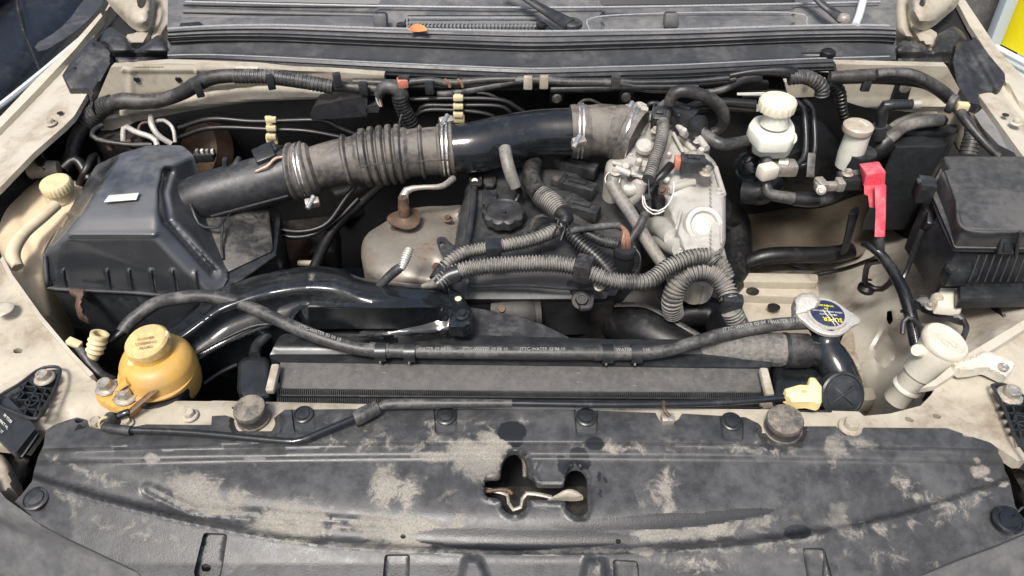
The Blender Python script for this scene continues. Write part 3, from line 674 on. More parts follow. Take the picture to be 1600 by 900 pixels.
mk('rubber_edge', g_tube([(290, 3, .238), (560, 9, .238), (830, 12, .238), (1100, 9, .238), (1375, 3, .238)], 4, seg=10), M['edge'], ws)
def wiper(lbl, pts, w, cap):
    t = thing('wiper_arm', lbl, 'wiper', P(*pts[0]))
    mk('arm', g_tube([(*p, q) for p, q in zip(pts, w)], 10, seg=12, flatz=.6), M['plastic'], t)
    mk('pivot_cap', g_lathe(cap[:3], [(cap[3], -3), (cap[3], 3), (cap[3]*.8, 6), (cap[3]*.4, 7)], seg=24), M['plastic'] if cap[4] else M['steel'], t)
wiper('black wiper arm resting over the middle of the cowl grille', [(893, 40, .245), (862, 22, .25), (835, 6, .262), (780, -30, .29)], (30, 22, 16, 14), (894, 38, .245, 16, 1))
wiper('black wiper arm at the right end of the windscreen', [(1317, 30, .245), (1300, 18, .25), (1282, 4, .262), (1250, -30, .29)], (22, 17, 14, 12), (1318, 29, .25, 9, 0))
lf = mk('fallen_leaf', g_sheet(rnd([(636, 47), (644, 39), (655, 36), (668, 44), (667, 48), (650, 50)], 1), .252, sp=3, extra=lambda x, y: .004*np.sin(x/5), thick=.0006), M['leaf'], label='small orange dead leaf lying on the cowl seal by the grille', cat='leaf')
mk('pillar_strip', g_tube([(1336, 40, .24), (1344, 18, .25), (1356, -30, .27)], 12, seg=8), M['trim'], gp)
# ================= surroundings =================
ca = thing('parked_car', 'glossy black car with pale trim parked beside the open bay on the left', 'car', (-1.75, 2.0, 0))
CX = lambda x, y: PY(x, y, 2.1)
# door side facing the bay: leaning plane built at its own distance
mk('side_body', bev(([Vector(p) for p in ((-3.6, .4, .25), (-3.6, 5.0, .25), (-1.50, 5.0, .25), (-1.25, .4, .25), (-3.6, .4, 1.0), (-3.6, 5.0, 1.0), (-1.62, 5.0, 1.0), (-1.32, .4, .92))], [[0, 1, 2, 3], [4, 5, 6, 7], [0, 3, 7, 4], [1, 5, 6, 2], [3, 2, 6, 7], [0, 4, 5, 1]]), .06, 4), M['car'], ca)
mk('roof_glass', bev(([Vector(p) for p in ((-3.4, 1.5, 1.0), (-3.4, 4.5, 1.0), (-1.75, 4.5, 1.0), (-1.62, 1.5, 1.0), (-3.1, 2.2, 1.5), (-3.1, 3.9, 1.5), (-2.1, 3.9, 1.5), (-2.1, 2.2, 1.5))], [[0, 1, 2, 3], [4, 5, 6, 7], [0, 3, 7, 4], [1, 5, 6, 2], [3, 2, 6, 7], [0, 4, 5, 1]]), .05, 3), M['car'], ca)
def onside(x, y, off=0):   # point on the car's top face (z 1.0) seen at this place
    p = P(x, y, -.015+off); return p
mk('trim_strip', g_tube([(-60, 205, .0), (0, 165, .0), (63, 115, .0), (100, 84, .0), (150, 42, .0)], 9, seg=8), M['trim'], ca)
mk('shut_line', g_tube([(24, -10, -.01), (34, 40, -.01), (52, 85, -.01), (68, 126, -.01), (75, 150, -.01)], 3.5, seg=8), M['carb'], ca)
mk('side_sheen', g_sheet(rnd([(52, 70), (80, 55), (105, 35), (130, 0), (150, -20), (165, 0), (140, 30), (110, 55), (62, 84)], 1), -.002, sp=8), M['cowl'], ca)  # grey patch paints a faded reflection on the black body
tb = thing('upright_tyre', 'worn grey tyre standing behind the right hood hinge', 'tyre', Vector((1.55, 2.3, 0)))
tc_ = P(1512, 20, -.40)
mk('tread', g_lathe(tc_, [(60, -50), (100, -55), (150, -48), (165, -20), (165, 20), (150, 48), (100, 55), (60, 50)], axis=(1, -.35, 0), seg=56), M['tyre'], tb)
bn = thing('yellow_sign_board', 'bright yellow board in a grey frame standing at the right edge', 'sign board', Vector((2.2, 2.4, 0)))
b0, b1, b2, b3 = P(1558, 66, -.3), P(1720, 150, -.3), P(1720, 150, -.3)+Vector((0, .1, 1.0)), P(1558, 66, -.3)+Vector((0, .1, 1.0))
off = Vector((.01, .04, 0))
mk('board', ([b0, b1, b2, b3, b0+off, b1+off, b2+off, b3+off], [[0, 1, 2, 3], [4, 7, 6, 5], [0, 4, 5, 1], [1, 5, 6, 2], [2, 6, 7, 3], [3, 7, 4, 0]]), M['ban'], bn)
def vbar(a, b, w, m, name):
    d = (b-a); V = []
    u = Vector((w, 0, 0)); k = Vector((0, w, 0))
    for p in (a, b):
        for s1, s2 in ((-1, -1), (1, -1), (1, 1), (-1, 1)): V.append(p+u*s1/2+k*s2/2)
    mk(name, bev((V, [[0, 1, 2, 3], [4, 5, 6, 7], [0, 1, 5, 4], [1, 2, 6, 5], [2, 3, 7, 6], [3, 0, 4, 7]]), .005), m, bn)
vbar(P(1549, 70, -.3), P(1549, 70, -.3)+Vector((0, .1, 1.0)), .045, M['frame'], 'frame_post')
mk('frame_rail', g_tube([(1540, 66, -.3), (1580, 86, -.3), (1720, 162, -.3)], 9, seg=8), M['trim'], bn)

mk('frame_base', g_sheet([(1530, 68), (1580, 90), (1740, 176), (1740, 420), (1600, 240), (1540, 130)], -.34, sp=14, thick=.05), M['frame'], bn)
# ================= front cover =================
rad_cover = thing('radiator_support_cover', 'large dusty black plastic cover across the front with dried mud patches and a latch opening', 'front cover', P(800, 760, -.03))
CR_X = np.array([-60, 60, 170, 250, 330, 400, 520, 700, 830, 1000, 1200, 1350, 1440, 1520, 1590, 1700.])
CR_Y = np.array([700, 742, 775, 795, 812, 826, 842, 853, 856, 854, 838, 812, 790, 762, 738, 700.])
_cx = np.linspace(-60, 1700, 400); _k = np.hanning(31); _k /= _k.sum(); _cy = np.convolve(np.pad(np.interp(_cx, CR_X, CR_Y), 15, 'edge'), _k, 'valid')
def crease(x): return np.interp(x, _cx, _cy)
def smooth_rect(x, y, quad, e=2.5):
    q = fil(quad, 6); D = segdist(x, y, q); I = inside(x, y, q)
    return np.where(I, np.clip(D/e, 0, 1), 0)
SLOTS = [([(318, 832), (356, 834), (346, 900), (334, 915), (310, 912), (302, 896)], .012), ([(601, 866), (641, 866), (639, 925), (596, 925)], .010), ([(957, 874), (997, 876), (1001, 930), (960, 930)], .010), ([(1253, 856), (1288, 856), (1306, 920), (1264, 925)], .011)]
TABS = [(697, 650, -4), (916, 652, 0), (1143, 660, 6), (474, 648, 4)]
def coverz(x, y):
    c = crease(x)
    z = -.002+np.zeros(np.shape(x))
    z -= .020*np.clip((y-700)/150, 0, 1.2)
    # step under the top strip
    z -= .0035*np.tanh((y-(693+.00002*(x-800)**2))/2.5)
    z -= .003*np.tanh((y-(713+.00002*(x-800)**2))/3)
    d = y-c
    z -= .016*np.exp(-(np.where(d < 0, d/34, d/7))**2)         # trough that runs along the ridge
    z -= .00022*np.clip(d, 0, 200)                             # front part falls away
    z += .003*np.exp(-((d-9)/5.0)**2)
    for q, dp in SLOTS: z -= dp*smooth_rect(x, y, q)
    z += .010*smooth_rect(x, y, [(722, 868), (752, 866), (775, 925), (712, 925)], 10)
    z += .010*smooth_rect(x, y, [(912, 868), (948, 870), (956, 925), (900, 925)], 10)
    for a, b, k in TABS:
        z -= .005*smooth_rect(x, y, [(a-20, b-14), (a+19, b-14), (a+17+k*.3, b+30), (a-16+k*.3, b+29)], 2.5)
    # cup for the rubber bumpers
    for a, b in ((398, 660), (1222, 672)):
        r = np.hypot(x-a, (y-b)*1.35); z += .007*np.exp(-((r-40)/4.0)**2)-.006*(1/(1+np.exp((r-38)/2)))
    z -= .010*np.clip((110-x)/80, 0, 1)+.008*np.clip((x-1500)/80, 0, 1)
    z += .004*np.exp(-((segdist(x, y, LATCH)-3)/2.2)**2)
    z -= .0025*np.exp(-((segdist(x, y, [(230, 765), (300, 800), (480, 812), (600, 822)], False)-6)/4)**2)
    return z
LATCH = fil([(757, 746), (782, 745), (784, 722), (792, 708), (805, 703), (817, 709), (823, 722), (824, 742), (834, 745), (838, 757), (882, 757), (884, 738), (893, 729), (908, 730), (917, 742), (919, 798), (912, 806), (898, 806), (885, 796), (883, 782), (824, 781), (822, 796), (811, 804), (797, 804), (785, 796), (781, 779), (758, 777)], 7)
OUT = [(72, 672), (84, 664), (104, 657), (120, 652), (136, 656), (144, 668), (166, 672), (178, 673), (190, 671), (228, 663), (330, 664), (331, 650), (352, 649), (362, 652), (372, 660), (384, 668), (400, 671), (416, 664), (432, 650), (445, 640), (560, 639), (760, 639), (900, 640), (1024, 645), (1032, 660), (1048, 663), (1060, 655), (1066, 646), (1165, 652), (1186, 662), (1196, 676), (1220, 684), (1244, 676), (1254, 666), (1306, 666), (1320, 680), (1340, 678), (1350, 668), (1480, 669), (1494, 674), (1548, 692), (1558, 700), (1565, 712), (1570, 735), (1577, 748), (1586, 790), (1594, 804), (1606, 816), (1612, 828), (1560, 850), (1500, 872), (1420, 905), (1380, 935), (260, 935), (210, 890), (100, 838), (40, 806), (19, 792), (22, 785), (36, 770), (50, 752), (52, 740), (60, 712), (68, 696)]
holes = [LATCH, fil([(116, 656), (124, 654), (131, 657), (127, 661), (119, 661)], 2), fil([(1503, 678), (1511, 675), (1521, 679), (1519, 683), (1507, 683)], 2), fil([(314, 884), (321, 880), (331, 885), (328, 893), (316, 893)], 4), [(630+4.5*math.cos(t*.785), 838+4*math.sin(t*.785)) for t in range(8)], [(966+4.5*math.cos(t*.785), 846+4*math.sin(t*.785)) for t in range(8)]]
def shrink(q, d):
    cx = sum(p[0] for p in q)/len(q); cy = sum(p[1] for p in q)/len(q); r = []
    for x, y in q:
        l_ = math.hypot(x-cx, y-cy); r.append((x-(x-cx)/l_*d, y-(y-cy)/l_*d))
    return r+[r[0]]
LN = []
for q, _d in SLOTS: LN += [shrink(fil(q, 6), 0), shrink(fil(q, 6), 3.2)]
for a, b, k in TABS:
    q = [(a-20, b-14), (a+19, b-14), (a+17+k*.3, b+30), (a-16+k*.3, b+29)]; LN += [shrink(fil(q, 6), 0), shrink(fil(q, 6), 3.2)]
xx = np.linspace(30, 1600, 90)
for yo, kk in ((690, 2e-5), (696, 2e-5), (710, 2e-5), (716.5, 2e-5)): LN.append([(float(x), float(yo+kk*(x-800)**2)) for x in xx if not (740 < x < 840 and yo > 700)])
for dy in (-16, -5, 0, 5, 12): LN.append([(float(x), float(crease(x)+dy)) for x in xx])
(cg), CXs, CYs, nv = g_sheet(OUT, coverz, sp=4.2, holes=holes, thick=.010, want=True, lines=LN)
def blob(x, y, cx, cy, rx, ry, rot=0):
    c, s_ = math.cos(math.radians(rot)), math.sin(math.radians(rot)); u = (x-cx)*c+(y-cy)*s_; v = -(x-cx)*s_+(y-cy)*c
    return np.clip(1.25-np.hypot(u/rx, v/ry)*.75, 0, 1.1)
DUST = [(238, 716, 12, 8, 0, .8), (300, 765, 52, 28, 15, .72), (325, 790, 50, 12, 8, .95), (372, 785, 22, 26, 0, .7), (460, 805, 52, 24, 0, .8), (450, 828, 60, 10, 3, 1.05), (420, 812, 20, 20, 0, .8), (605, 760, 24, 34, 8, .85), (638, 775, 20, 38, 0, .6), (620, 825, 84, 18, 3, 1.1), (660, 845, 70, 8, 1, 1.0), (712, 820, 18, 12, -30, .9), (745, 715, 42, 26, 10, 1.1), (770, 690, 26, 16, 20, .95), (672, 712, 34, 8, 4, .8), (760, 740, 22, 14, 0, .9),
 (1040, 835, 60, 11, 0, .95), (1105, 830, 70, 15, -5, .7), (1180, 815, 80, 14, -6, .55), (1040, 760, 20, 40, 0, .55), (1045, 795, 14, 18, 0, .6), (1020, 780, 30, 26, 0, .42), (1310, 700, 22, 14, 30, .75), (1300, 718, 24, 18, 0, .45), (1307, 808, 16, 22, -10, .8), (1316, 820, 20, 9, 10, .8), (1531, 737, 13, 10, 0, 1.05), (1526, 718, 5, 4, 0, .9), (1544, 750, 8, 3, 0, .9), (1410, 757, 28, 14, 10, .5), (1440, 778, 46, 12, 20, .55), (1480, 790, 30, 9, 20, .6), (1400, 735, 16, 16, 0, .4), (1568, 758, 10, 4, -15, .7), (1380, 825, 120, 12, -9, .45), (1500, 790, 60, 14, -28, .42), (150, 745, 70, 12, 22, .5), (110, 780, 40, 10, 20, .45), (1340, 690, 40, 12, 10, .45), (960, 700, 60, 8, 3, .45), (1120, 700, 120, 14, 2, .36), (700, 660, 120, 8, 0, .32), (560, 690, 120, 10, 0, .3), (900, 860, 420, 5, 0, .62), (520, 850, 160, 6, 3, .55), (1210, 850, 200, 6, -8, .5), (230, 835, 120, 20, 20, .3), (450, 870, 120, 20, 3, .3), (1100, 880, 150, 20, 0, .32), (880, 765, 30, 30, 0, .3), (640, 690, 140, 24, 4, .3), (880, 735, 60, 10, 0, .28), (1380, 870, 100, 25, 0, .3), (700, 780, 26, 20, 0, .34), (1000, 820, 60, 6, -4, .6)]
DARK = [(800, 674, 22, 15, 0), (806, 690, 10, 8, 0), (929, 693, 14, 10, 0), (905, 712, 15, 12, 30), (884, 729, 12, 12, 0), (876, 716, 5, 5, 0), (912, 724, 11, 10, 0), (1246, 831, 21, 11, 0), (770, 843, 120, 16, 2), (850, 842, 140, 13, 0), (1040, 814, 110, 11, -3), (940, 820, 80, 8, 0), (1130, 806, 80, 8, -6), (936, 745, 2.5, 9, 0), (946, 752, 2, 7, -10), (938, 770, 2, 7, 0)]
du = np.zeros(CXs.shape); dk = np.zeros(CXs.shape)
for cx, cy, rx, ry, ro, a in DUST: du = np.maximum(du, a*blob(CXs, CYs, cx, cy, rx, ry, ro))
du += .16
for i, (cx, cy, rx, ry, ro) in enumerate(DARK):
    b_ = blob(CXs, CYs, cx, cy, rx, ry, ro); dk = np.maximum(dk, np.where(b_ > .5, np.clip((b_-.5)*4+.5, 0, 1.3), b_))
du = du*(dk < .45)
tot = len(cg[0])
def ext(a):      # skirt vertices carry the value 0
    r = np.zeros(tot); r[:len(a)] = a; return r
mk('cover_panel', cg, M['cover'], rad_cover, attrs={'dust': ext(du), 'dark': ext(dk)}, sharp=50)
def clip(c, r, m='satin'):
    z = c[2]
    k = mk('push_clip', g_lathe(c, [(r, -2), (r, 2), (r*.86, 3.2), (r*.8, 1.2), (r*.66, 1.4), (r*.6, 3.6), (r*.3, 4.4)], axis=(0, -.08, 1), seg=36), M[m], rad_cover); return k
for c, r in (((697, 650, .002), 16.5), ((916, 652, .002), 16.5), ((1143, 659, .002), 16.5), ((474, 648, .002), 15.5)): clip(c, r)
clip((56, 779, -.030), 20, 'plastic'); clip((1576, 812, -.030), 23, 'gloss')
for q, dp in SLOTS:
    xs = [p[0] for p in q]; 
    mk('slot_rim', g_tube([(q[0][0]-1, q[0][1]+60, -.052), (q[0][0]-1, q[0][1]+1, -.046), (q[1][0]-2, q[1][1], -.046), (q[1][0], q[1][1]+60, -.052)], 2.6, seg=8), M['cover'], rad_cover) if q[0][0] > 500 else None
for a, b, k in TABS[:3]: mk('tab_rib', g_tube([(a+17, b+2, .0), (a+18+k*.3, b+24, -.003), (a+12+k*.3, b+31, -.004), (a-10+k*.3, b+30, -.004)], 1.8, seg=8), M['cover'], rad_cover)
mk('locating_spike', g_poly([(111, 680, -.004), (122, 663, .018), (126, 663, .016), (136, 674, -.004), (124, 672, -.006)], [[0, 1, 4], [1, 2, 4], [2, 3, 4], [0, 4, 3], [0, 3, 2, 1]], 0), M['plastic'], rad_cover)
text('1', P(1222, 664, .045), (1, .0, 0), TOCAM, .012, M['print'], rad_cover, name='moulded_mark') if False else None
# latch below the opening
lt = thing('hood_latch', 'worn bare steel hood latch seen through the opening in the front cover', 'hood latch', P(830, 780, -.09))
mk('latch_plate', g_prism([(750, 760), (930, 760), (930, 812), (750, 812)], -.085, 3, .5), M['grime'], lt)
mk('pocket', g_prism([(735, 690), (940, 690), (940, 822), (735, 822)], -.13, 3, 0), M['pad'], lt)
mk('catch_hook', g_tube([(757, 764, -.035), (778, 768, -.03), (792, 771, -.032), (796, 790, -.045), (805, 797, -.05), (815, 790, -.045), (818, 772, -.032), (840, 772, -.032), (862, 777, -.036)], 7, seg=10, flatz=.45), M['steel'], lt)
mk('release_lever', g_sheet(rnd([(852, 782), (868, 774), (884, 764), (898, 765), (915, 777), (900, 780), (880, 779), (864, 782)], 1), [(852, 782, -.03), (884, 764, -.014), (915, 777, -.03)], sp=3, pillow=(.006, 8), thick=.006), M['beiged'], lt)
mk('lever_arm', g_tube([(757, 768, -.028), (790, 765, -.026), (800, 772, -.03)], 6, seg=10), M['brown'], lt)
mk('return_spring', g_tube([(786, 708, -.07), (804, 706, -.07), (818, 720, -.07), (820, 745, -.07)], 6, seg=8, corr=(3, .2)), M['steel'], lt)
# rubber bumpers
for c, r, lb, ax in (((398, 655, -.002), 25, 'dusty round rubber hood stop at the left of the front cover', (0, -.1, 1)), ((1222, 672, -.004), 28, 'dusty round rubber hood stop at the right of the front cover', (-.12, -.1, 1))):
    t = thing('hood_stop', lb, 'rubber stop', P(*c), 'rubber hood stops on the tie bar')
    mk('rubber_cap', g_lathe(c, [(r*1.02, -8), (r*1.05, 0), (r*1.03, 3), (r*1.03, 7), (r*.96, 9), (r*.94, 20), (r*.99, 23), (r*.99, 30), (r*.93, 34), (r*.5, 36.5), (r*.2, 37)], axis=ax, seg=40), M['stop'], t)
    mk('cup', g_lathe(c, [(r*1.25, -10), (r*1.3, -4), (r*1.1, -3)], axis=ax, seg=40), M['plastic'], t)
# rod
rod = thing('prop_rod', 'bent black steel hood prop rod lying along the tie bar', 'prop rod', P(560, 650, .02))
mk('rod', g_tube([(166, 668, .012), (190, 671, .014), (300, 676, .014), (440, 689, .014), (470, 688, .015), (500, 676, .016), (560, 651, .018), (600, 633, .02), (640, 629, .02), (800, 630, .02), (960, 632, .02), (1120, 629, .02), (1232, 621, .024)], 11, seg=12, n=80), M['gloss'], rod)
mk('rod_tip', g_tube([(163, 667, .012), (172, 669, .013), (205, 673, .014)], 15, seg=12), M['plastic'], rod)
mk('tape_wrap', g_tube([(553, 655, .018, 24), (562, 651, .018, 26), (590, 636, .02, 24)], 24, seg=14), M['hose'], rod)
mk('tape_wrap', g_tube([(590, 637, .02, 12), (620, 631, .02, 17), (800, 630, .02, 13)], 14, seg=12), M['hose'], rod)
hd = mk('yellow_holder', g_sheet(fil([(1225, 608), (1250, 601), (1262, 602), (1264, 590), (1273, 590), (1284, 604), (1284, 630), (1278, 633), (1262, 629), (1236, 631), (1231, 622), (1227, 621)], 3), [(1225, 615, .036), (1284, 610, .046), (1262, 590, .05)], sp=3, pillow=(.004, 4), thick=.014, holes=[fil([(1252, 609), (1260, 609), (1260, 614), (1252, 614)], 1)]), M['yellow'], label='bright yellow plastic clip holding the end of the prop rod', cat='rod clip')
th = thing('tie_bar_clip', 'small worn metal clip gripping the tie bar in its notch', 'clip', P(1043, 655, .0))
mk('clip_body', g_box((1043, 655, .01), (20, 16, 14), bevel=2), M['steel'], th)
mk('clip_spring', g_tube([(1037, 628, .024), (1038, 640, .026), (1046, 650, .02)], 6, seg=8), M['brown'], th)
# rod pivot with yellow bush at left
pv = thing('rod_pivot', 'pale bush and black boot where the prop rod pivots beside two grimy bolts', 'rod pivot', P(175, 655, .0))
mk('bush', g_lathe((175, 655, .01), [(9, -8), (11, -6), (11, 6), (8, 8)], axis=(1, -.4, .3), seg=20), M['rubber'], pv)
mk('retaining_ring', g_ring((166, 661, .01), (.5, -1, .3), 9, 3, 3, seg=28), M['ycap'], pv)
mk('boot', g_tube([(186, 650, .012), (196, 646, .014), (202, 644, .014)], 13, seg=14, hollow=.7), M['gloss'], pv)
for c, r in (((151, 664, -.002), 11), ((199, 662, -.002), 8)): bolt(c, r, pv, M['beiged'])
# bumper in the foreground
bp_ = thing('front_bumper', 'dark grey bumper edge curving under the front cover', 'bumper', P(800, 940, -.15))
mk('bumper_skin', g_sheet([(-120, 740), (-20, 745), (10, 780), (60, 815), (150, 860), (260, 900), (420, 935), (1240, 935), (1420, 900), (1540, 850), (1620, 815), (1720, 800), (1720, 1010), (-120, 1010)], lambda x, y: -.048-.0009*np.clip(y-(905-.00019*(x-800)**2), -40, 300)-.012*np.tanh((y-(935-.00019*(x-800)**2))/6), sp=9, thick=.02), M['panel'], bp_)
# ================= headlight brackets =================
def lattice(nm, lb, outline, ribs, ring, zf, boltc, br, extra_parts):
    t = thing('headlight_bracket', lb, 'bracket', P(outline[0][0], outline[0][1], zf(*outline[0])-.02))
    pts = [(x, y, float(zf(x, y))) for x, y in outline]
    mk('frame_rim', g_tube(pts+[pts[0]], 5, seg=8, n=70), M['satin'], t)
    mk('bracket_floor', g_sheet(outline, lambda x, y: zf(x, y)-.016, sp=8, thick=.004), M['carb'], t)
    for a, b in ribs:
        A, B = P(*a, float(zf(*a))), P(*b, float(zf(*b))); d = (B-A).normalized(); s1 = d.cross(UP).normalized()*.0012
        dn = Vector((0, 0, -.014))
        V = [A-s1, A+s1, B+s1, B-s1]; V += [v+dn for v in V]
        mk('rib', (V, [[0, 1, 2, 3], [4, 7, 6, 5], [0, 4, 5, 1], [1, 5, 6, 2], [2, 6, 7, 3], [3, 7, 4, 0]]), M['satin'], t)
    if ring: mk('rib_ring', g_ring((ring[0], ring[1], float(zf(ring[0], ring[1]))-.005), (0, 0, 1), ring[2], 10, 2.5, seg=24), M['satin'], t)
    bb = bolt((boltc[0], boltc[1], float(zf(*boltc))-.004), br, t, M['steel'])
    extra_parts(t)
zl = lambda x, y: .018+0*x
def exl(t):
    mk('bracket_plate', g_sheet(fil([(-60, 640), (-4, 622), (10, 618), (50, 660), (56, 668), (26, 706), (18, 706), (-14, 676), (-60, 672)], 4), [(0, 620, .012), (56, 668, .01), (-60, 672, .0)], sp=6, thick=.02), M['satin'], t)
    for i, s_ in enumerate(('PP-TD20', 'BRKT HL', '(R) 17')): text(s_, P(10-i*6+2, 654+i*9, .0125-i*.0006), (1, -.75, 0), TOCAM, .0065, M['print'], t)
    mk('arm', g_poly([(50, 662, .0), (62, 676, .0), (34, 716, -.01), (22, 706, -.01), (50, 662, -.05), (62, 676, -.05), (34, 716, -.06), (22, 706, -.06)], [[0, 1, 2, 3], [4, 7, 6, 5], [0, 4, 5, 1], [1, 5, 6, 2], [2, 6, 7, 3], [3, 7, 4, 0]], .002), M['plastic'], t)
lattice('l', 'black lattice headlight bracket bolted at the far left corner', [(-8, 632), (0, 618), (30, 600), (62, 577), (86, 573), (94, 578), (92, 590), (84, 612), (66, 640), (52, 654)], [((30, 602), (78, 607)), ((26, 612), (74, 616)), ((24, 624), (70, 626)), ((30, 638), (62, 640)), ((44, 592), (24, 626)), ((58, 604), (38, 646)), ((72, 606), (52, 652)), ((44, 594), (56, 604)), ((28, 624), (40, 612))], (52, 629, 8), zl, (70, 592), 12, exl)
def exr(t):
    mk('bracket_plate', g_sheet(fil([(1584, 704), (1592, 690), (1700, 660), (1700, 760), (1600, 720)], 4), -.005, sp=8, thick=.02), M['satin'], t)
lattice('r', 'black lattice headlight bracket bolted at the far right corner', [(1550, 602), (1562, 600), (1580, 606), (1640, 650), (1700, 700), (1640, 740), (1592, 692), (1570, 640)], [((1564, 632), (1620, 634)), ((1570, 645), (1630, 647)), ((1576, 658), (1640, 660)), ((1582, 671), (1640, 673)), ((1582, 632), (1598, 690)), ((1598, 620), (1622, 700))], (1594, 660, 9), zl, (1577, 619), 15, exr)
def lampunit(lb, poly, z, lens, lz, m):
    t = thing('headlight', lb, 'headlight', P(poly[0][0], poly[0][1], z-.1))
    hou = mk('housing', g_sheet(poly, z, sp=10, pillow=(.03, 30), thick=.06), M['carb'], t)
    if lens: mk('lens_edge', g_sheet(lens, lz, sp=6, pillow=(.015, 14), thick=.03), M[m], hou)
lampunit('dark headlight housing with a worn amber edge at the left frame edge', [(-80, 640), (20, 700), (52, 668), (80, 650), (78, 668), (60, 700), (50, 745), (20, 784), (-80, 760)], -.06, rnd([(-60, 680), (0, 705), (14, 722), (24, 750), (22, 772), (-60, 790)], 1), -.03, 'beiged')
lampunit('dark headlight housing at the right frame edge', [(1545, 692), (1590, 690), (1700, 720), (1700, 830), (1606, 815), (1590, 780), (1575, 742), (1568, 712)], -.06, None, 0, 'satin')
mk('wire_loop', g_tube([(1590, 800, -.02), (1598, 793, -.015), (1612, 792, -.015)], 4, seg=8), M['satin'], label='thin grey wire loop at the lower right edge beside the front cover', cat='wire')
# ================= radiator =================
rd = thing('radiator', 'black radiator lying behind the tie bar with foam strip on top and fins below', 'radiator', P(810, 600, -.3))
mk('top_plate', g_sheet(fil([(420, 558), (436, 526), (446, 521), (760, 524), (960, 530), (1180, 530), (1196, 534), (1209, 566), (1204, 574), (1190, 574), (438, 566)], 4), [(430, 560, -.012), (446, 521, -.004), (1180, 528, -.004), (1204, 574, -.012)], sp=6, extra=lambda x, y: .003*np.tanh((y-532)/2)-.006*np.exp(-((y-553)/6)**2), thick=.02), M['satin'], rd)
fst = mk('foam_strip', g_prism([(437, 564), (820, 568), (1191, 574), (1191, 612), (820, 614), (437, 606)], lambda x, y: -.010-.00028*(y-564), 10, 2.5), M['foam'], rd)
random.seed(5)
for k in range(14):
    x = random.uniform(450, 1180); y = 572+random.uniform(4, 28)+(x-438)*.008; a_ = random.uniform(0, 3.1); l_ = random.uniform(1, 7)
    p1 = P(x, y, -.0105-.00028*(y-564)+.0012); p2 = p1+Vector((math.cos(a_), math.sin(a_)*.8, -.1*math.sin(a_)))*l_*.001
    d_ = (p2-p1); n_ = d_.cross(UP).normalized()*.0005
    mk('scratch', ([p1-n_, p1+n_, p2+n_, p2-n_], [[0, 1, 2, 3]]), M['hprint'], fst)
mk('core_back', g_prism([(432, 598), (1225, 605), (1225, 650), (432, 640)], -.040, 60, 0), M['carb'], rd)
fn = []
for row, (yy, dz) in enumerate(((612, -.022), (625, -.029))):
    for i in range(262):
        x = 436+i*3.02; y = yy+(x-438)*.0085
        fn.append(g_box((x, y, dz), (1.3, 5, 9), rot=(-40, 0, 0), bevel=0))
o = mk('cooling_fins', join(*fn), M['plastic'], rd); o['kind'] = 'stuff'
for yy in (617, 630): mk('core_tube', g_tube([(434, yy+1, -.026), (820, yy+4, -.026), (1222, yy+7, -.026)], 3.5, seg=8), M['gloss'], rd)
for x, y in ((427, 592), (1197, 598)): mk('foam_end', g_box((x, y, -.004), (14, 50, 14), rot=(8, 0, 0), bevel=4), M['foamend'], rd)
mk('foam_end', g_box((1196, 632, -.03), (20, 22, 12), bevel=3), M['foamend'], rd)
mk('left_tank', g_sheet(fil([(372, 566), (382, 558), (418, 557), (424, 570), (424, 624), (378, 624), (370, 612)], 6), -.014, sp=4, pillow=(.014, 9), thick=.25), M['satin'], rd)
mk('right_tank', g_sheet(fil([(1206, 566), (1290, 572), (1330, 578), (1349, 598), (1350, 622), (1336, 640), (1206, 634)], 8), -.022, sp=4, pillow=(.018, 14), extra=lambda x, y: .004*np.tanh((y-590)/2.5)*(x < 1290), thick=.25), M['gloss'], rd)
ec = mk('end_cap', g_lathe((1316, 617, -.012), [(36, -12), (36, 2), (33, 4), (31, 1.5), (27, 1.5), (26, 2.5)], axis=(.12, -.75, .66), seg=48), M['satin'], rd)
ax = Vector((.12, -.75, .66)).normalized(); c0 = P(1316, 617, -.012)
for r_ in (38, -42):
    mk('cross_rib', g_box(c0+ax*.004, (36, 3.2, 3), rot=(48, 0, 0), bevel=.6) if False else (lambda: (lambda e1, e2: bev(([c0+ax*.0022*k+e1*a*.021+e2*b*.0018 for k in (0, 2.2) for a, b in ((-1, -1), (1, -1), (1, 1), (-1, 1))], [[0, 1, 2, 3], [4, 5, 6, 7], [0, 1, 5, 4], [1, 2, 6, 5], [2, 3, 7, 6], [3, 0, 4, 7]]), .0005))((Matrix.Rotation(math.radians(r_), 3, ax) @ Vector((1, 0, 0))).normalized(), ax.cross((Matrix.Rotation(math.radians(r_), 3, ax) @ Vector((1, 0, 0))).normalized())))(), M['satin'], ec)
mk('filler_neck', g_tube([(1322, 606, -.030, 52), (1308, 576, -.012, 54), (1295, 552, .0, 50), (1290, 538, .008, 42), (1290, 526, .016, 42), (1290, 508, .034, 44)], 44, seg=28), M['gloss'], rd)
mk('neck_flange', g_prism([(1261, 524), (1318, 524), (1312, 538), (1270, 538)], .022, 14, 2), M['gloss'], rd)
mk('hose_stub', g_tube([(1262, 548, -.005, 50), (1276, 552, -.005, 46), (1300, 560, -.01, 44)], 46, seg=24), M['gloss'], rd)
# left mounting arm
mk('mount_arm', g_tube([(398, 556, -.02), (402, 540, -.02), (420, 522, -.015)], 18, seg=12), M['satin'], rd)
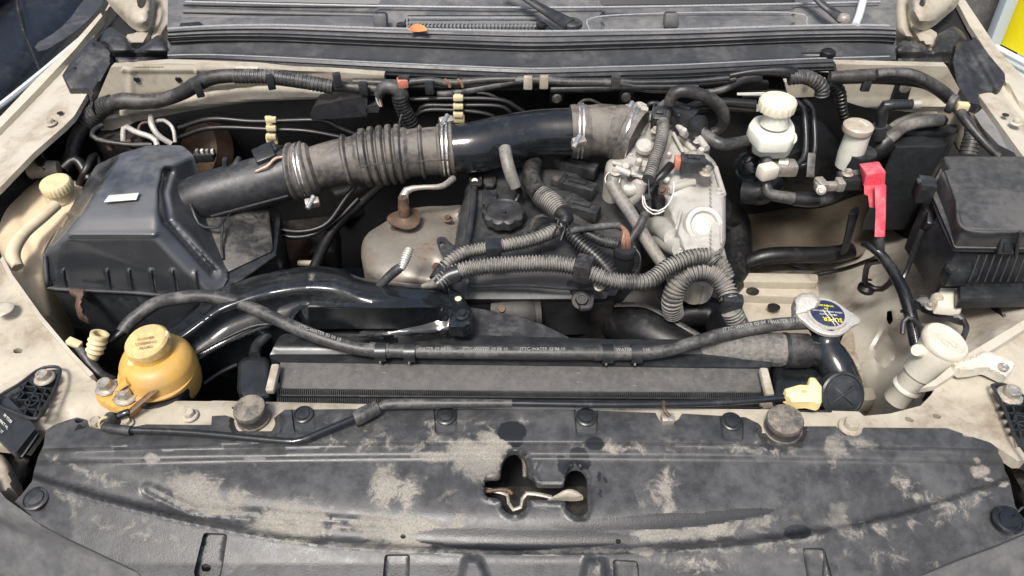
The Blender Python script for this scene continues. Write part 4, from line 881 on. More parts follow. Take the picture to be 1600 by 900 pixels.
# cap
cp = thing('radiator_cap', 'aluminium radiator pressure cap with navy and yellow label', 'radiator cap', P(1293, 492, .035))
cz = .045; tilt = Vector((.03, -.10, 1)).normalized()
cc = P(1291, 493, cz)
capo = []
th = np.linspace(0, 2*math.pi, 72, endpoint=False)
def capr(a):
    r = 37.0
    for c_, w_, h_ in ((-.12, .30, 14), (math.pi-.15, .34, 9)):
        d = (a-c_+math.pi) % (2*math.pi)-math.pi; r += h_*math.exp(-(d/w_)**2)
    return r
V, F = [], []
s_ = sc(cc); U_ = Vector((1, 0, 0)); U_ = (U_-tilt*U_.dot(tilt)).normalized(); B_ = tilt.cross(U_)
prof = [(1.0, -7), (1.03, -6), (1.03, -1), (.97, 1), (.84, 1.2), (.80, 5), (.0, 5.6)]
for i, (k, h) in enumerate(prof):
    for a in th:
        rr = capr(a)*k if i < 4 else 37*k; V.append(cc+(U_*math.cos(a)+B_*math.sin(a))*rr*s_+tilt*h*s_)
    if i:
        for j in range(72): F.append([(i-1)*72+j, (i-1)*72+(j+1) % 72, i*72+(j+1) % 72, i*72+j])
F.append(list(range(72))[::-1])
cpl = mk('cap_plate', (V, F), M['capm'], cp)
mk('cap_label', g_lathe(cc, [(26, 5.0), (26, 6.2), (25.5, 6.4)], axis=tilt, seg=48), M['pblue'], cpl)
for i, (s1, m_, sz, dy) in enumerate((('SUPER', 'pyel', .0125, -13), ('HEAVY DUTY', 'print', .0052, -3), ('NEVER OPEN WHEN HOT', 'print', .0046, 3), ('0.9', 'pyel', .0056, 9), ('WHEN HOT', 'pyel', .0056, 15))):
    text(s1, cc+B_*(dy*s_)+tilt*6.75*s_+U_*(4*s_ if i == 0 else 0), -U_+B_*.12, tilt, sz, M[m_], cpl, sx=.95)
for k in (0, 1): mk('label_stripe', (lambda o0: ([o0, o0+U_*.0018, o0+U_*.0018+(U_*.35-B_*1).normalized()*-.036, o0+(U_*.35-B_).normalized()*-.036], [[0, 1, 2, 3]]))(cc+U_*((4+k*6)*s_)+B_*(-25*s_)+tilt*6.8*s_), M['print'], cpl)
mk('vent_lever', g_sheet(fil([(1240, 466), (1252, 458), (1270, 457), (1283, 470), (1276, 482), (1258, 490), (1241, 494)], 3), [(1240, 470, .058), (1274, 466, .066), (1242, 492, .05)], sp=3, pillow=(.008, 6), thick=.018), M['capm'], cp)
mk('neck_clip', g_lathe((1291, 507, .028), [(26, -10), (27, -2), (30, 0)], axis=tilt, seg=36), M['gloss'], cp)
# overflow hose with print
oh = thing('overflow_hose', 'long dusty grey overflow hose with white lettering clipped along the radiator top', 'rubber hose', P(800, 548, .0))
HZ = [(192, 519, .01), (204, 503, .018), (240, 476, .03), (272, 467, .042), (320, 463, .048), (370, 472, .045), (420, 493, .038), (480, 520, .028), (540, 540, .018), (600, 548, .013), (780, 551, .012), (940, 552, .012), (1010, 552, .012), (1060, 543, .016), (1130, 522, .024), (1200, 509, .03), (1248, 505, .03), (1275, 505, .03)]
mk('hose', g_tube(HZ, 21, seg=18, n=120), M['hose'], oh)
mk('hose_end', g_tube([(172, 535, .005, 5), (186, 523, .008, 12), (196, 514, .012, 16)], 12, seg=12), M['brub'], oh)
tw = 'JTTC-WATER 03 04 10'
for (x0, x1) in ((634, 706), (716, 800), (806, 890)): text(tw, P((x0+x1)/2, 545.5, .0245), (1, 0, 0), TOCAM, .0078, M['hprint'], oh)
text(tw, P(980, 546.5, .0245), (1, 0, 0), TOCAM, .0078, M['hprint'], oh)
text(tw, P(1168, 508.5, .0425), P(1200, 509, .03)-P(1130, 522, .024), TOCAM, .009, M['hprint'], oh)
text('WATER 03 04', P(1228, 502, .0425), P(1248, 505, .03)-P(1200, 509, .03), TOCAM, .009, M['hprint'], oh)
text(tw, P(500, 520, .041), P(540, 540, .02)-P(480, 520, .028), TOCAM, .008, M['hprint'], oh)
for x, y in ((596, 553), (641, 554), (949, 556), (994, 556)):
    c_ = mk('hose_clip', g_ring((x, y-3, .012), (1, 0, 0), 12, 17, 3, seg=24), M['satin'], oh)
    mk('clip_screw', g_tube([(x-1, y-2, .022), (x-2, y+14, .0)], 4, seg=8), M['steel'], c_)
mk('hose_sleeve', g_tube([(578, 546, .013), (600, 548, .013), (608, 548, .013)], 24, seg=18), M['hose'], oh)
mk('hose_sleeve', g_tube([(928, 552, .012), (950, 552, .012), (962, 552, .012)], 24, seg=18), M['hose'], oh)
# top radiator hose
rh = thing('radiator_hose', 'thick woven grey radiator hose clamped behind the filler neck', 'rubber hose', P(1160, 540, -.02))
mk('hose', g_tube([(1085, 548, -.03, 50), (1130, 546, -.022, 54), (1180, 546, -.012, 55), (1262, 548, -.005, 52)], 54, seg=28, n=60), M['weave'], rh)
mk('end_sleeve', g_tube([(1226, 548, -.005, 55), (1240, 548, -.005, 56), (1262, 548, -.005, 54)], 55, seg=28), M['rubber'], rh)
mk('hose_clamp', g_ring((1226, 548, -.005), (1, -.05, 0), 27.5, 5, 1.5), M['satin'], rh)
# fan shroud
fs = thing('fan_shroud', 'dark grey curved fan shroud rising behind the radiator', 'fan shroud', P(780, 510, -.1))
mk('shroud_panel', g_sheet([(690, 478), (735, 480), (770, 486), (810, 495), (850, 508), (888, 527), (890, 536), (600, 536), (560, 520), (600, 500)], [(690, 478, .0), (890, 530, -.012), (600, 530, -.012)], sp=7, thick=.03), M['plastic'], fs)
for i in range(9): mk('fan_slat', g_box((640+i*8, 520, -.002), (2.2, 20, 8), rot=(0, 0, -20), bevel=.4), M['satin'], fs)
# ================= intake snorkel =================
sn = thing('intake_snorkel', 'glossy black plastic air snorkel with a wide flat mouth above the fan shroud', 'intake duct', P(520, 500, .0))
MOUTH = fil([(457, 500), (466, 486), (484, 483), (600, 482), (684, 482), (694, 488), (694, 498), (660, 508), (600, 520), (560, 526), (470, 526), (456, 510)], 5)
_ex = np.linspace(200, 780, 200); _ey = np.convolve(np.pad(np.interp(_ex, [250, 345, 400, 450, 490, 530, 560, 640, 690, 735], [520, 450, 430, 420, 416, 420, 435, 444, 447, 480]), 10, 'edge'), np.hanning(21)/np.hanning(21).sum(), 'valid')
def snz(x, y):
    top = np.interp(x, [230, 300, 420, 480, 540, 640, 700, 740], [-.01, .01, .045, .055, .055, .048, .04, .025])
    edge = np.interp(x, _ex, _ey)
    z = top-.00045*np.clip(y-edge-25, 0, 200)
    z += .022*np.exp(-((y-(edge+30))/20.0)**2)*np.interp(x, [230, 330, 480, 620, 720], [.6, 1.3, 1, .6, .2])+.002*np.exp(-((y-(edge+10))/4.0)**2)
    z += .007*np.exp(-((segdist(x, y, MOUTH)-3)/3)**2)*(y < 500)
    return z
SN = fil([(226, 560), (240, 520), (292, 488), (342, 450), (398, 431), (448, 420), (490, 415), (532, 419), (562, 434), (640, 443), (690, 446), (716, 460), (735, 488), (735, 509), (716, 515), (700, 522), (600, 530), (500, 534), (456, 506), (430, 512), (400, 522), (350, 544), (302, 572), (262, 600), (240, 600)], 8)
mk('duct_shell', g_sheet(SN, snz, sp=4, holes=[MOUTH], pillow=(.014, 10), thick=.05), M['gloss'], sn)
mk('mouth_floor', g_sheet([(440, 470), (705, 470), (700, 520), (560, 528), (445, 530)], [(440, 470, -.06), (700, 470, -.02), (560, 528, -.02)], sp=12, thick=.004), M['pad'], sn)  # near-black floor colour stands for the shade inside the mouth
mk('mouth_lip', g_tube([(460, 518, .022), (457, 500, .030), (466, 486, .038), (484, 482, .040), (600, 481, .041), (684, 481, .038), (697, 489, .034)], 3.5, seg=8, n=60), M['gloss'], sn)
mk('leg_flange', g_tube([(264, 590, .0), (300, 557, .006), (345, 532, .012), (395, 510, .02), (430, 506, .022), (456, 503, .026)], 5, seg=8), M['gloss'], sn)
ef = mk('end_flange', g_sheet(fil([(700, 448), (718, 456), (737, 484), (737, 508), (724, 514), (700, 512), (704, 490), (700, 470)], 5), .045, sp=4, pillow=(.006, 5), thick=.02), M['gloss'], sn)
bolt((722, 493, .047), 8, ef, M['satin'])
mk('rivet', g_lathe((716, 467, .047), [(5.5, 0), (5.5, 1), (3, 2), (1.5, 1)], seg=16), M['white'], ef)
def fwp(lst, dy=.03): return [(x, y, PY(x, y, FW-dy).z-1.0, *w) for x, y, *w in lst]
# ================= engine =================
eng = thing('engine', 'dark grimy engine with black valve cover and round oil filler cap', 'engine', P(840, 400, -.35))
VC = fil([(728, 290), (742, 262), (985, 262), (1000, 330), (1003, 420), (960, 470), (700, 474), (702, 420)], 10)
def vcz(x, y):
    z = .045-.00012*(y-262)
    z -= .02*np.clip((x-900)/40, 0, 1)
    z += .008*np.exp(-((x-(740+(y-300)*-.07))/7.0)**2)
    z -= .012*np.clip((y-430)/30, 0, 1.4)
    z += .012*np.exp(-(((x-850)/120)**2+((y-402)/22)**2))
    return z
mk('valve_cover', g_sheet(VC, vcz, sp=6, pillow=(.014, 8), thick=.09), M['vcover'], eng)
mk('engine_block', g_prism(fil([(640, 330), (1000, 300), (1060, 420), (1000, 500), (690, 510), (640, 430)], 20), -.10, 330, 8), M['grime'], eng)
mk('front_cover', g_prism(fil([(700, 462), (955, 458), (960, 474), (702, 480)], 4), -.03, 150, 4), M['grime'], eng)
mk('cover_edge', g_tube([(735, 447, .036), (820, 446, .038), (880, 450, .036), (950, 452, .03)], 6, seg=8), M['satin'], eng)
mk('cam_housing', g_tube([(770, 486, -.05, 70), (820, 490, -.05, 76), (840, 492, -.05, 66)], 76, seg=28), M['grime'], eng)
mk('housing_rim', g_ring((838, 492, -.05), (1, .1, 0), 32, 9, 4), M['grime'], eng)
for x, y, z, r, m_ in ((784, 484, -.02, 8, 'brown'), (936, 447, .05, 7, 'steel'), (908, 470, .02, 12, 'grime'), (790, 340, .052, 0, 'steel'), (742, 285, .055, 6, 'steel')):
    if r: bolt((x, y, z), r, eng, M[m_], axis=(0, -.6, 1))
mk('bracket', g_poly([(885, 440, .03), (915, 430, .03), (935, 462, .02), (925, 482, .0), (905, 484, .0)], [[0, 1, 2, 3, 4]], 0) if False else g_prism(fil([(884, 440), (905, 430), (930, 458), (926, 480), (906, 482), (898, 462)], 5), .022, 8, 1.5), M['plastic'], eng)
mk('lifting_lug', g_prism(fil([(732, 268), (742, 265), (752, 266), (754, 288), (734, 288)], 4), .062, 5, 1), M['rubber'], eng)
mk('lifting_lug', g_prism(fil([(754, 266), (770, 264), (776, 276), (773, 290), (756, 290)], 6), .057, 6, 1.5), M['plastic'], eng)
mk('lug_hole', g_lathe((744, 277, .063), [(5.5, 0), (5.5, .6)]), M['wire'], eng)
mk('cover_rib', g_tube([(741, 290, .054), (738, 330, .052), (730, 380, .05), (722, 420, .046)], 10, seg=12, flatz=.6), M['satin'], eng)
mk('cover_boss', g_prism(fil([(754, 296), (776, 296), (776, 318), (753, 318)], 3), .056, 8, 1.5), M['plastic'], eng)
cpz = mk('oil_cap', g_lathe((787, 334, .058), [(31, -9, ('wave', 10, .045)), (33, -7, ('wave', 10, .045)), (33, 5, ('wave', 10, .045)), (30, 8), (28, 8.5), (26, 6), (12, 5), (8, 2), (4, 2), (3.5, 6)], seg=80), M['vcover'], eng)
mk('cap_neck', g_lathe((787, 338, .045), [(27, -8), (28, 0), (26, 6)]), M['satin'], eng)
mk('cable_guide', g_tube([(826, 364, .062), (832, 349, .066), (840, 338, .068), (856, 337, .066), (866, 344, .064)], 7, seg=8, flatz=.5), M['rubber'], eng)
# deep clutter of the block
random.seed(3)
for i, (x, y, z, d, r_, m_) in enumerate([(470, 390, -.24, (120, 90, 60), (0, 0, 10), 'grime'), (450, 400, -.20, (60, 70, 60), (0, 0, -12), 'brown'), (560, 300, -.22, (90, 60, 60), (0, 0, 25), 'grime'), (560, 230, -.12, (120, 40, 50), (0, 0, 8), 'grime'), (1000, 480, -.16, (80, 60, 90), (0, 0, 15), 'grime'), (1080, 480, -.22, (90, 120, 60), (0, 0, -10), 'grime'), (940, 520, -.2, (80, 50, 60), (0, 0, 0), 'grime'), (1040, 340, -.18, (90, 120, 80), (0, 0, -20), 'grime'), (860, 500, -.14, (120, 30, 80), (0, 0, 4), 'pad')]):
    mk('casting', g_box((x, y, z), d, rot=r_, bevel=10, seg=3), M[m_], eng)
mk('rail_tip', g_box((482, 411, -.1), (34, 8, 6), bevel=1.5), M['beiged'], eng)
# pulleys / alternator low on the right of the block
mk('water_housing', g_tube([(960, 500, -.10, 60), (1000, 515, -.08, 76), (1060, 545, -.075, 66), (1100, 560, -.08, 60)], 70, seg=28), M['brub'], eng)
mk('alternator', g_lathe((1000, 500, -.10), [(46, -40), (50, -34), (50, 4), (42, 12), (20, 16)], axis=(.3, -.7, .5), seg=40), M['grime'], eng)
mk('belt', g_tube([(960, 476, -.04), (1010, 478, -.03), (1060, 505, -.035), (1110, 535, -.05), (1160, 570, -.07)], 10, seg=8, flatz=.4), M['rubber'], eng)
mk('lower_hose', g_tube([(1090, 600, -.12), (1128, 580, -.1), (1122, 500, -.09), (1080, 488, -.09), (1055, 500, -.1)], 46, seg=20), M['brub'], eng)
mk('manifold_hose', g_tube([(1060, 482, -.11), (1100, 485, -.10), (1130, 510, -.11), (1135, 560, -.13)], 50, seg=20), M['brub'], eng)
# heat shield
hs = thing('heat_shield', 'tan steel exhaust heat shield with rust beside the black valve cover', 'heat shield', P(645, 380, -.05))
HS = fil([(600, 348), (612, 341), (640, 326), (668, 322), (700, 322), (726, 319), (722, 360), (714, 400), (708, 440), (690, 448), (600, 448), (572, 430), (564, 405), (565, 380), (574, 364)], 10)
def hsz(x, y):
    z = .028+.012*np.exp(-(((x-640)/60)**2+((y-385)/40)**2))
    z -= .016*np.exp(-(((x-697)/26)**2+((y-342)/11)**2))
    z -= .010*np.exp(-(((x-678)/16)**2+((y-416)/12)**2))
    z += .004*np.exp(-((x-(716-(y-340)*.1))/3.0)**2)
    z += .0025*np.sin(x/19+1)*np.sin(y/15)
    z -= .012*np.exp(-((segdist(x, y, [(640, 335), (600, 352)], False))/10)**2)
    return z
mk('shield_shell', g_sheet(HS, hsz, sp=4, pillow=(.035, 34), thick=.10), M['shield'], hs)
for c in ((618, 356), (700, 343), (682, 418)): bolt((*c, .028), 6, hs, M['brown'])
mk('stamping', g_sheet(fil([(565, 370), (600, 345), (588, 375), (575, 420), (566, 410)], 4), .024, sp=6, pillow=(.006, 6), thick=.02), M['shield'], hs) if False else None
ht = thing('lifting_bracket', 'flat black steel lifting bracket with an oval eye leaning on the tan heat shield', 'bracket', P(700, 392, .03))
mk('bracket_plate', g_sheet(fil([(681, 374), (688, 369), (697, 371), (706, 382), (717, 384), (718, 412), (700, 414), (690, 398)], 5), .060, sp=3, holes=[rnd([(687, 377), (694, 377), (699, 390), (693, 394), (687, 386)], 2)], thick=.006), M['brown'] if False else M['satin'], ht)
o2 = thing('oxygen_sensor', 'rusty oxygen sensor plug standing on the heat shield with a dusty sleeve', 'sensor', P(632, 340, .05))
mk('sensor_body', g_lathe((633, 341, .055), [(25, -3, ('wave', 3, .1)), (26, 0, ('wave', 3, .1)), (12, 3), (9, 6), (9, 24), (8, 26), (7, 40)], seg=36), M['brown'], o2)
mk('sensor_sleeve', g_tube([(632, 325, .075, 15), (633, 300, .095, 14), (655, 293, .10, 8), (690, 291, .095, 9), (708, 279, .09, 11)], 10, seg=12), M['steel'], o2)
dp = thing('dipstick', 'ribbed grey dipstick handle leaning in front of the tan heat shield', 'dipstick', P(610, 420, .05))
mk('handle', g_tube([(627, 421, .085, 10), (634, 402, .096, 15), (640, 388, .105, 12)], 12, seg=14, corr=(4, .12)), M['capm'], dp)
mk('tube', g_tube([(590, 450, .05, 12), (608, 432, .07, 15), (621, 421, .082, 16), (628, 417, .088, 11)], 14, seg=12), M['plastic'], dp)
# coil plugs
def conn(lb, c, d, rot, m_='satin', cap=None, wire=None, grp=None):
    t = thing('wire_connector', lb, 'connector', P(*c), grp)
    sh_ = mk('shell', g_box(c, d, rot=rot, bevel=2), M[m_], t)
    R = Matrix.Rotation(math.radians(rot[2]), 3, 'Z') @ Matrix.Rotation(math.radians(rot[1]), 3, 'Y') @ Matrix.Rotation(math.radians(rot[0]), 3, 'X'); p = P(*c); s = sc(p)
    mk('latch_tab', g_box(p+R @ Vector((0, 0, d[2]*.5*s+.002)), (d[0]*.5, d[1]*.35, 5), rot=rot, bevel=1), M[m_], sh_)
    mk('collar', g_box(p+R @ Vector((-d[0]*.42*s, 0, 0)), (d[0]*.14, d[1]*1.12, d[2]*1.15), rot=rot, bevel=1.5), M['plastic'], t)
    if cap: mk('plug', g_box(p+R @ Vector((-d[0]*.62*s, 0, .002)), (d[0]*.25, d[1]*.7, d[2]*.8), rot=rot, bevel=2), M[cap], t)
    return t
for lb, c in (('uppermost of three black ignition coil connectors beside the oil cap', (905, 262, .05)), ('middle ignition coil connector with a pale tab beside the oil cap', (902, 293, .045)), ('lowest ignition coil connector lying above the harness junction', (908, 328, .04))):
    conn(lb, c, (58, 24, 20), (0, 0, -24), 'plastic', 'rubber', grp='ignition coil connectors')
    x, y, z = c
    t = [o for o in bpy.data.objects if o.name.startswith('wire_connector') and o.parent is None][-1]
# ================= intake pipe =================
def pipe_ctrl(): return [(300, 318, .055), (345, 300, .065), (400, 286, .075), (455, 272, .085), (520, 256, .095), (600, 243, .105), (660, 240, .108), (712, 236, .112)]
md = thing('airflow_sensor_duct', 'dusty black duct with airflow sensor leaving the air filter box', 'air duct', P(380, 290, .03))
mk('duct', g_tube([(285, 322, .045, 70), (320, 308, .06, 74), (370, 294, .07, 76), (420, 281, .078, 78), (456, 270, .084, 82)], 76, seg=36), M['plastic'], md)
mk('flange_tab', g_box((352, 262, .112), (7, 10, 34), rot=(0, 12, 5), bevel=1), M['plastic'], md)
mk('flange_tab', g_tube([(366, 272, .105, 14), (370, 256, .115, 12), (374, 246, .122, 8)], 10, seg=10), M['plastic'], md)
mk('duct_seam', g_tube([(330, 338, .07), (390, 322, .085), (450, 306, .10)], 4, seg=8), M['plastic'], md)
ms = mk('sensor_body', g_box((416, 247, .125), (32, 30, 30), rot=(15, -10, 25), bevel=3), M['satin'], md)
mk('sensor_tab', g_box((420, 232, .138), (24, 20, 8), rot=(15, -10, 25), bevel=2), M['rubber'], ms)
mk('sensor_plug', g_lathe((440, 243, .122), [(15, -6), (17, 0), (15, 5)], axis=(.8, -.4, .5), seg=24), M['wire'], ms)
for i in range(3): mk('sensor_wire', g_tube([(446, 244+i, .135), (430, 246+i*1.5, .138), (418, 257+i*2, .128), (398, 266+i*2, .118)], 2.6, seg=6), M['tan' if i != 1 else 'print'], md)
mk('sensor_base', g_lathe((425, 258, .105), [(26, -8), (26, 4), (22, 6)], axis=(0, -.5, 1)), M['plastic'], md)
# left brace under the duct
mk('brace', g_tube([(352, 370, .0), (356, 340, .03), (362, 330, .045)], 5, seg=8), M['plastic'], md)
ih = thing('intake_hose', 'dusty ribbed rubber intake hose with wide bellows in the middle', 'rubber hose', P(590, 245, .05))
def ribs(lst, base):
    out = []
    for f0, f1, w in lst: out += [(f0-.006, np.interp(f0, *zip(*base))), (f0+.002, w), (f1-.002, w), (f1+.006, np.interp(f1, *zip(*base)))]
    return sorted(out+[b for b in base if not any(f0-.006 <= b[0] <= f1+.006 for f0, f1, w in lst)])
base = [(0, 84), (.13, 84), (.15, 68), (.30, 72), (.40, 74), (.42, 80), (.70, 80), (.72, 74), (1, 74)]
pr = ribs([(.01, .03, 92), (.05, .065, 90), (.09, .105, 92), (.335, .355, 84), (.44, .475, 92), (.495, .525, 94), (.545, .575, 94), (.595, .625, 94), (.645, .675, 92), (.79, .805, 84), (.90, .915, 82), (.97, .99, 84)], base)
mk('hose', g_tube([(455, 270, .084), (480, 266, .088), (530, 254, .096), (600, 243, .105), (655, 238, .108), (712, 233, .112)], 76, prof=pr, seg=44), M['bellows'], ih)
mk('dirt_seam', g_tube([(560, 262, .142), (600, 255, .148), (700, 250, .152)], 2, seg=6), M['rubber'], ih)
def clamp(lb, c, ax, r, sx_, sy_, ang=0, zz=0):
    t = thing('hose_clamp', lb, 'hose clamp', P(*c), 'metal hose clamps on the intake pipe')
    A = Vector(ax).normalized(); s = sc(P(*c))
    for k in (-3.2, 3.2): mk('band', g_ring(P(*c)+A*k*s, ax, r, 2.6, 1.2, seg=48), M['chrome'], t)
    q = (sx_, sy_, c[2]+zz)
    sb_ = mk('screw_block', g_box(q, (22, 12, 14), rot=(20, ang, 20), bevel=2), M['steel'], t)
    mk('screw', g_tube([(q[0]-8, q[1]+9, q[2]+.002), (q[0]+2, q[1]-10, q[2]+.012)], 8, seg=12), M['chrome'], sb_)
    return t
clamp('left clamp band of the ribbed intake hose with its screw underneath', (476, 266, .088), (1, .12, .14), 43, 488, 317, zz=-.005)
clamp('clamp band between the ribbed intake hose and the glossy black pipe with screw on top', (697, 234, .111), (1, .04, .02), 41, 697, 190, zz=.045)
bp2 = thing('intake_pipe', 'glossy black curved intake pipe with dusty smears in the middle of the intake', 'intake pipe', P(800, 220, .08))
mk('pipe', g_tube([(706, 234, .112, 76), (745, 230, .115, 80), (790, 219, .12, 78), (840, 208, .125, 72), (900, 206, .125, 74)], 76, seg=44, n=60), M['gloss'], bp2)
mk('nipple', g_tube([(789, 232, .150, 20), (792, 250, .14, 20), (798, 272, .12, 20), (806, 292, .095, 18)], 20, seg=16), M['grey_hose'], bp2)
mk('breather_hose', g_tube([(802, 288, .10), (812, 300, .07), (806, 315, .055)], 10, seg=10), M['brub'], bp2)
el = thing('throttle_elbow', 'stained grey rubber elbow joining the black pipe to the throttle body', 'rubber elbow', P(945, 205, .08))
mk('elbow', g_tube([(892, 206, .125, 82), (912, 205, .126, 82), (925, 204, .127, 80), (945, 204, .127, 82), (970, 209, .125, 84), (994, 219, .12, 88)], 80, seg=44, prof=[(0, 82), (.06, 84), (.1, 82), (.14, 86), (.2, 84), (.28, 78), (.6, 82), (.7, 88), (.78, 84), (.82, 92), (.9, 90), (.95, 94), (1, 92)]), M['bellows'], el)
clamp('clamp band on the middle joint beside the glossy pipe, screw hanging on its front', (906, 205, .126), (1, -.02, 0), 42, 904, 222, zz=.042)
clamp('clamp band against the pale throttle body, bolt head on top', (984, 213, .123), (1, -.32, -.1), 45, 986, 170, zz=.045)
mk('vacuum_line', g_tube([(903, 168, .165), (910, 158, .165), (925, 157, .16), (950, 170, .14)], 5, seg=8), M['hose'], el)
# ================= throttle body / intake manifold =================
tm = thing('intake_manifold', 'pale cast aluminium throttle body and intake manifold with a round boss', 'intake manifold', P(1080, 300, .0))
def tz1(x, y):
    z = .125-.00025*(y-160)
    z += .006*np.exp(-((segdist(x, y, [(1052, 206), (1046, 222), (1030, 250), (1022, 270)], False))/3)**2)
    z -= .012*np.tanh((x-(1050-(y-206)*.42))/4)*.5
    z += .008*np.exp(-((np.hypot((x-1008)/10, (y-235)/12)-1)/.25)**2)
    return z
mk('throttle_body', g_sheet(fil([(990, 186), (1008, 172), (1040, 176), (1060, 190), (1092, 188), (1108, 205), (1110, 235), (1098, 262), (1040, 290), (1006, 285), (980, 276), (956, 280), (944, 270), (948, 250), (968, 246), (990, 225)], 8), tz1, sp=3.6, pillow=(.02, 12), thick=.10), M['alu'], tm)
def tz2(x, y):
    z = .115-.0001*(y-240)
    r = np.hypot(x-1097, (y-352)*1.05)
    z += .012/(1+np.exp((r-62)/3.0))
    z -= .010*np.tanh((y-(300-(x-1040)*.35))/5)*(x < 1110)
    z += .004*np.exp(-((segdist(x, y, [(1052, 300), (1078, 292)], False))/7)**2)*2.2
    z += .004*np.exp(-((segdist(x, y, [(1104, 262), (1112, 293)], False))/3)**2)-.006*np.exp(-((segdist(x, y, [(1090, 262), (1095, 293)], False))/6)**2)
    return z
mk('plenum', g_sheet(fil([(1028, 288), (1044, 266), (1062, 250), (1082, 232), (1102, 236), (1120, 256), (1122, 272), (1134, 304), (1134, 378), (1128, 392), (1120, 398), (1098, 402), (1082, 394), (1068, 396), (1050, 350), (1040, 320)], 8), tz2, sp=3.6, pillow=(.016, 9), thick=.12), M['alu'], tm)
rb_ = mk('round_boss', g_lathe((1099, 352, .112), [(31, -6), (30, 3), (28.5, 6), (22, 6), (19, 1), (6, 0)], axis=(.02, -.62, .78), seg=48), M['alu'], tm)
mk('boss_plug', g_lathe((1099, 352, .112), [(17, 0), (16.5, 3), (12, 4), (2, 3.5)], axis=(.02, -.62, .78), seg=36), M['alu'], rb_)
for i, (a, b) in enumerate((((1034, 356, .05), (1052, 372, .08)), ((1044, 378, .05), (1064, 388, .08)), ((1010, 300, .04), (1040, 320, .08)))):
    mk('runner', g_tube([(a[0]-14, a[1], a[2]-.04, 34), (*a, 34), (*b, 30)], 32, seg=20), M['alu'] if i < 2 else M['grime'], tm)
mk('plenum_leg', g_tube([(1090, 386, .07, 66), (1102, 400, .06, 62), (1108, 430, .02, 58)], 60, seg=24), M['alu'], tm)
for i, (c, r) in enumerate((((1007, 228, .14), 12), ((998, 253, .14), 5), ((1045, 243, .14), 4), ((977, 262, .125), 6), ((1068, 206, .145), 5), ((1095, 236, .14), 5))):
    mk('boss', g_lathe(c, [(r*1.2, -4), (r*1.1, 3), (r*.8, 6), (r*.2, 6)], axis=(0, -.4, 1), seg=24), M['alu'], tm)
for a, b in (((1016, 178), (1030, 200)), ((1078, 196), (1104, 232)), ((1060, 196), (1072, 212)), ((962, 262), (985, 272)), ((1020, 272), (1045, 282)), ((1090, 200), (1108, 222))):
    mk('cast_rib', g_tube([(*a, .138), (*b, .132)], 11, seg=12), M['alu'], tm)
for a in ([(966, 276, .11), (972, 290, .09), (985, 297, .085), (1000, 290, .09)], [(1000, 285, .10), (996, 300, .08), (985, 312, .06)]):
    mk('coolant_pipe', g_tube([(*q, 24) for q in a], 22, seg=18), M['alu'], tm)
random.seed(11)
def zat(f, x, y): return float(f(np.array([float(x)]), np.array([float(y)]))[0])
for (a, b, w) in (((1030, 215), (1018, 262), 6), ((1062, 214), (1086, 236), 9), ((1052, 208), (1074, 250), 6), ((1000, 262), (1034, 276), 10), ((958, 254), (985, 262), 7), ((1058, 262), (1048, 300), 6), ((1118, 262), (1131, 304), 8), ((1044, 296), (1084, 284), 12), ((1064, 330), (1056, 360), 5), ((1126, 308), (1127, 380), 4), ((1030, 186), (1050, 196), 10), ((1012, 186), (1004, 210), 7)):
    mk('cast_rib', g_tube([(*a, zat(tz1, *a)+.006 if a[1] < 255 else .118), (*b, zat(tz1, *b)+.004 if b[1] < 255 else .116)], w, seg=10), M['alu'], tm)
for c, r in (((1024, 205, .148), 6), ((985, 245, .138), 4), ((1018, 275, .132), 5), ((1072, 240, .140), 5), ((1088, 222, .146), 4), ((962, 270, .128), 7), ((1123, 300, .118), 5), ((1062, 392, .098), 4)): bolt(c, r, tm, M['alu'])
bolt((1000, 173, .155), 11, tm, M['alu'], axis=(.3, -.6, .7)); bolt((1103, 270, .142), 9, tm, M['steel'])
bolt((1037, 297, .13), 6, tm, M['brown'], axis=(-.5, -.5, .6)); bolt((1112, 397, .10), 5, tm, M['steel'])
# sensors on it
s1 = conn('grey sensor connector with terracotta plug on the bright manifold', (1082, 256, .152), (38, 24, 22), (0, 0, -6), 'satin', 'terra')
mk('sensor_nose', g_tube([(1096, 256, .150, 22), (1106, 260, .147, 16), (1112, 266, .143, 12)], 18, seg=16), M['rubber'], s1)
mk('boot', g_tube([(1048, 258, .15, 14), (1036, 272, .145, 14), (1024, 284, .135, 9), (1016, 300, .12, 7)], 12, seg=12), M['brub'], s1)
s2 = conn('black throttle position connector heading the ribbed conduit on the manifold', (1029, 184, .165), (22, 26, 26), (20, 0, -8), 'satin')
mk('ribbed_conduit', g_tube([(1036, 192, .165), (1033, 220, .168), (1023, 250, .162), (1013, 280, .155)], 18, corr=(5.2, .11), seg=16), M['conduit'], s2)
mk('pale_elbow', g_tube([(1030, 178, .17, 14), (1036, 163, .172, 16), (1042, 168, .17, 15), (1040, 190, .168, 13)], 14, seg=14), M['hose'], s2)
for k in range(3): mk('wire', g_tube([(1013, 280, .155), (1014, 300, .14), (1012+k*2, 312, .13), (1006-k*3, 316, .12)], 3, seg=6), M['wire'], s2)
s3 = conn('black pressure sensor and plug on the rear of the manifold', (1066, 180, .155), (46, 30, 26), (0, 0, -30), 'plastic')
mk('sensor_head', g_lathe((1092, 198, .150), [(15, -10), (18, -4), (18, 6), (12, 8)], axis=(.7, -.6, .3), seg=28), M['satin'], s3)
for k in range(4): mk('wire', g_tube([(1030, 168+k*2, .15), (1046, 166+k*3, .162), (1062, 172+k*4, .165)], 3, seg=6), M['wire' if k % 2 else 'tan'], s3)
